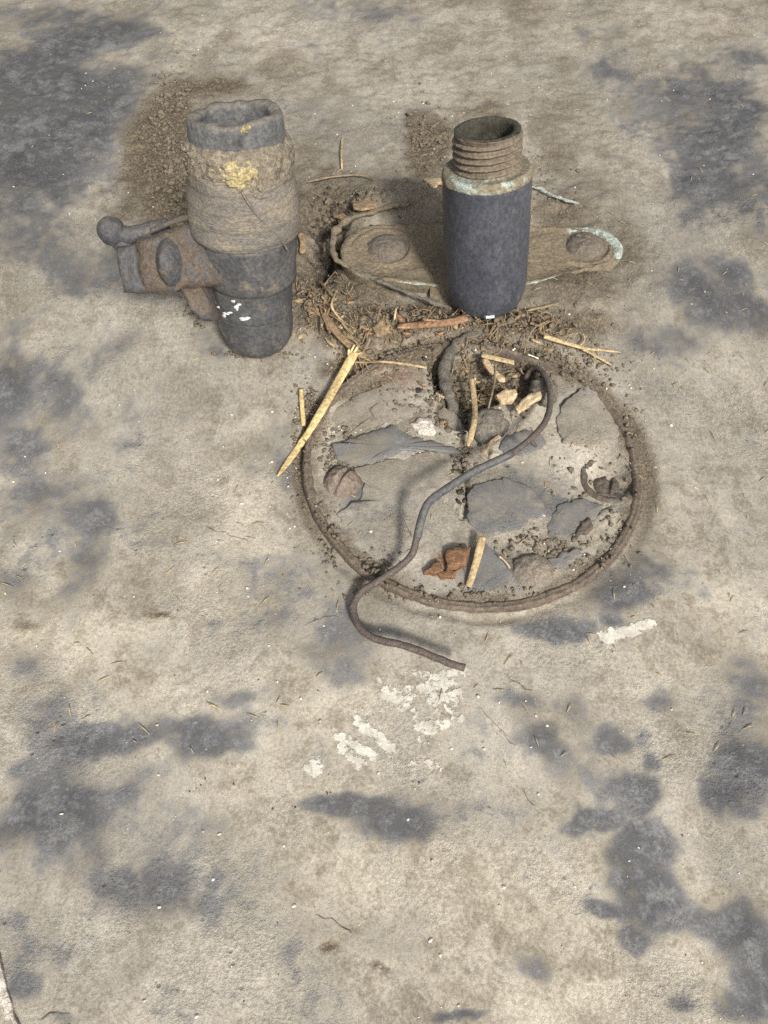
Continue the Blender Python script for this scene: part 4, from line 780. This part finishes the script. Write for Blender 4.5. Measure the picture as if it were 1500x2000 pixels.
LOOK = {'brownleaf': 'dull brown', 'root': 'dark brown', 'stalk': 'straw-coloured', 'bark': 'reddish brown', 'chip': 'pale cream'}
for zx, zy, sx_, sy_, cnt, where in ((945, 750, 45, 36, 26, 'lying in the hole of the cover'), (760, 645, 70, 18, 22, 'in the soil around the bark strip'), (1010, 640, 45, 16, 12, 'in the soil between cable and forked twig'), (640, 590, 34, 34, 16, 'caught in the dry grass tuft')):
    for k in range(cnt):
        x = R.gauss(zx, sx_); y = R.gauss(zy, sy_); a = R.uniform(0, 6.28); l_ = R.uniform(5, 14); w_ = l_ * R.uniform(.25, .6); pol = []
        for t in range(7):
            u = t / 7 * 6.283; q = R.uniform(.7, 1.1); ex, ey = math.cos(u) * l_ * q, math.sin(u) * w_ * q; pol.append((x + ex * math.cos(a) - ey * math.sin(a), y + (ex * math.sin(a) + ey * math.cos(a)) * .8))
        mt = R.choice(['brownleaf', 'brownleaf', 'root', 'stalk', 'bark' if zy < 700 else 'chip']); size = 'tiny' if l_ < 8 else 'small' if l_ < 11 else 'larger'; slim = 'narrow' if w_ < .4 * l_ else 'broad'
        chip('leaf_scrap', pol, R.uniform(.0005, .003), .0005, mt, '%s %s %s leaf scrap %s' % (size, slim, LOOK[mt], where), 'leaf', (R.uniform(-.5, .5), R.uniform(-.6, .3)), .0006, 400, '%s %s %s leaf scraps %s' % (size, slim, LOOK[mt], where))
# ------------------------------------------------------------------ soil crumbs, grit, chaff
_ico = {}
def ico(sub):
    if sub not in _ico:
        bm = bmesh.new(); bmesh.ops.create_icosphere(bm, subdivisions=sub, radius=1); bm.verts.ensure_lookup_table()
        _ico[sub] = (np.array([v.co[:] for v in bm.verts]), np.array([[v.index for v in f.verts] for f in bm.faces])); bm.free()
    return _ico[sub]
def scatter(name, zones, mat, label, cat, rlo, rhi, sub=1, flat=.7, rough=.45, pw=2.5, sink=.15, dens=1.0):
    rs = np.random.RandomState(len(name) * 7 + 1); I, Fi = ico(sub); VV = []; FF = []; b = 0
    for (px, py, sx_, sy_, cnt) in zones:
        for _ in range(int(cnt * dens)):
            g = G(rs.normal(px, sx_), rs.normal(py, sy_), .001); z = zany(g.x, g.y); r_ = rlo + (rhi - rlo) * rs.rand() ** pw
            q = rs.normal(size=(3, 3)); q, _r = np.linalg.qr(q); v = (I * (1 + rough * (rs.rand(len(I), 1) - .5) * 2)) * np.array([1, rs.uniform(.55, 1), rs.uniform(.4, .9)]) @ q
            v[:, 2] *= flat; VV.append(v * r_ + np.array([g.x, g.y, z + r_ * sink])); FF.append(Fi + b); b += len(I)
    V_ = np.concatenate(VV); F_ = np.concatenate(FF); me = bpy.data.meshes.new(name); nf = len(F_)
    me.vertices.add(len(V_)); me.vertices.foreach_set('co', V_.astype(np.float32).ravel()); me.loops.add(nf * 3); me.loops.foreach_set('vertex_index', F_.astype(np.int32).ravel())
    me.polygons.add(nf); me.polygons.foreach_set('loop_start', np.arange(0, nf * 3, 3, dtype=np.int32)); me.update(calc_edges=True); me.materials.append(M[mat])
    o = bpy.data.objects.new(name, me); col.objects.link(o); return tag(o, label, cat, None, 'stuff')
scatter('soil_crumbs', [(315, 270, 34, 70, 260), (352, 380, 12, 50, 190), (348, 210, 30, 26, 90), (830, 280, 26, 40, 100), (700, 400, 40, 14, 90), (760, 640, 60, 20, 260), (880, 655, 60, 16, 180), (1010, 640, 50, 18, 200), (940, 745, 42, 34, 420), (880, 800, 30, 26, 160), (990, 715, 34, 20, 160), (610, 570, 26, 36, 170), (670, 620, 40, 24, 150), (600, 780, 14, 20, 70), (760, 690, 50, 16, 120), (1080, 690, 40, 14, 120), (1240, 860, 14, 50, 30), (1100, 1080, 40, 22, 110), (1030, 1060, 30, 14, 50), (745, 1110, 22, 14, 60), (380, 600, 18, 20, 80), (1060, 360, 40, 40, 90), (580, 900, 10, 50, 80), (640, 1050, 14, 40, 60), (660, 900, 16, 14, 60), (905, 900, 12, 24, 80), (1200, 1020, 20, 40, 40), (1130, 720, 50, 30, 120), (1150, 880, 40, 50, 70), (760, 770, 50, 30, 70), (650, 860, 14, 30, 60), (900, 1160, 100, 8, 90), (390, 575, 14, 20, 60), (505, 688, 40, 5, 60), (950, 618, 50, 6, 80), (880, 590, 20, 16, 40)],
        'soil', 'loose brown soil crumbs around the pipes and in the cover', 'soil', .0002, .0019, pw=4.0, dens=2.6)
scatter('dark_soil', [(640, 455, 15, 34, 620), (656, 505, 16, 14, 200), (664, 420, 26, 12, 160), (930, 760, 40, 34, 200), (855, 735, 12, 26, 70), (880, 640, 70, 12, 120), (1000, 640, 40, 12, 70), (356, 420, 10, 26, 60), (905, 930, 8, 30, 40), (735, 1120, 8, 8, 20), (716, 490, 6, 20, 90), (730, 462, 14, 6, 40), (1100, 484, 5, 16, 80)], 'crack', 'dark crumbs in the hollows, some standing in for shade beside the screws', 'soil', .0004, .0022)  # dark crumbs fill hollows; those beside the ear screws stand for recess shade
scatter('pale_grit', [(750, 1000, 430, 560, 620), (800, 200, 380, 110, 200), (200, 165, 18, 30, 12), (118, 250, 6, 8, 5), (90, 250, 90, 120, 20), (600, 800, 16, 20, 30), (1100, 1090, 50, 24, 50), (960, 760, 50, 40, 45), (700, 640, 90, 40, 50), (340, 400, 30, 60, 30), (1000, 700, 60, 30, 40), (850, 1190, 60, 14, 20), (665, 846, 22, 8, 40), (700, 838, 20, 6, 25), (600, 300, 200, 120, 60), (1230, 700, 60, 100, 40), (520, 900, 60, 80, 40)], 'grit', 'tiny pale grit specks scattered over the floor', 'grit', .00022, .0010, 1, .6, .4, 3.5)
P_ = []
for k in range(210):
    zx, zy, sx_, sy_ = R.choice([(650, 600, 40, 36), (650, 600, 40, 36), (760, 640, 60, 20), (900, 640, 70, 14), (1040, 640, 40, 16), (945, 745, 48, 40), (700, 690, 30, 14)]); x = R.gauss(zx, sx_); y = R.gauss(zy, sy_); a = R.uniform(0, 6.28); l_ = R.uniform(10, 42); bend = R.uniform(-.9, .9); pts = []
    for t in range(4):
        g = G(x, y, .003); pts.append(Vector((g.x, g.y, zany(g.x, g.y) + R.uniform(.0008, .0052)))); x += math.cos(a) * l_ / 3; y += math.sin(a) * l_ / 3 * .8; a += bend
    P_.append(tube_vf(spline(pts, 4), taper(13, R.uniform(.00025, .0006), .00015), 5, R.uniform(.4, 1)))
tag(mesh_obj('fibre_tangle', *join(P_), M['brownleaf'], None, True), 'fine tangle of dry fibres in the soil between the pipes and the cover', 'fibres', None, 'stuff')
scatter('soil_clods', [(335, 300, 22, 80, 150), (352, 400, 10, 40, 70), (345, 180, 26, 16, 40), (830, 270, 24, 40, 40), (700, 405, 40, 12, 40), (770, 640, 60, 18, 90), (1000, 635, 50, 14, 50), (940, 740, 40, 34, 70), (610, 570, 22, 34, 40)], 'soil', 'crumbly brown soil clods heaped beside the pipes', 'soil', .0008, .0034, 2, .75, .30, 1.8)
scatter('dark_specks', [(750, 1000, 430, 560, 260), (900, 150, 400, 90, 120), (440, 1510, 120, 30, 16)], 'hair', 'tiny dark pits and specks across the floor', 'grit', .00018, .0006, 1, .4, .4, 2.5)
P_ = []
for k in range(420):
    x, y = R.uniform(0, 1500), R.uniform(0, 1500)
    if R.random() < .5: x, y = R.gauss(900, 250), R.gauss(650, 260)
    g = G(x, y); a = R.uniform(0, 3.14); l_ = R.uniform(.0008, .0032); d = Vector((math.cos(a), math.sin(a), R.uniform(-.05, .3))) * l_; z = zany(g.x, g.y) + .0005
    c = Vector((g.x, g.y, z)); P_.append(tube_vf([c - d, c + d * .1 + Vector((0, 0, .0003)), c + d], [.00012, .00022, .0001], 5))
tag(mesh_obj('chaff', *join(P_), M['stalk'], None, True), 'fine scattered chaff and straw dust', 'chaff', None, 'stuff')
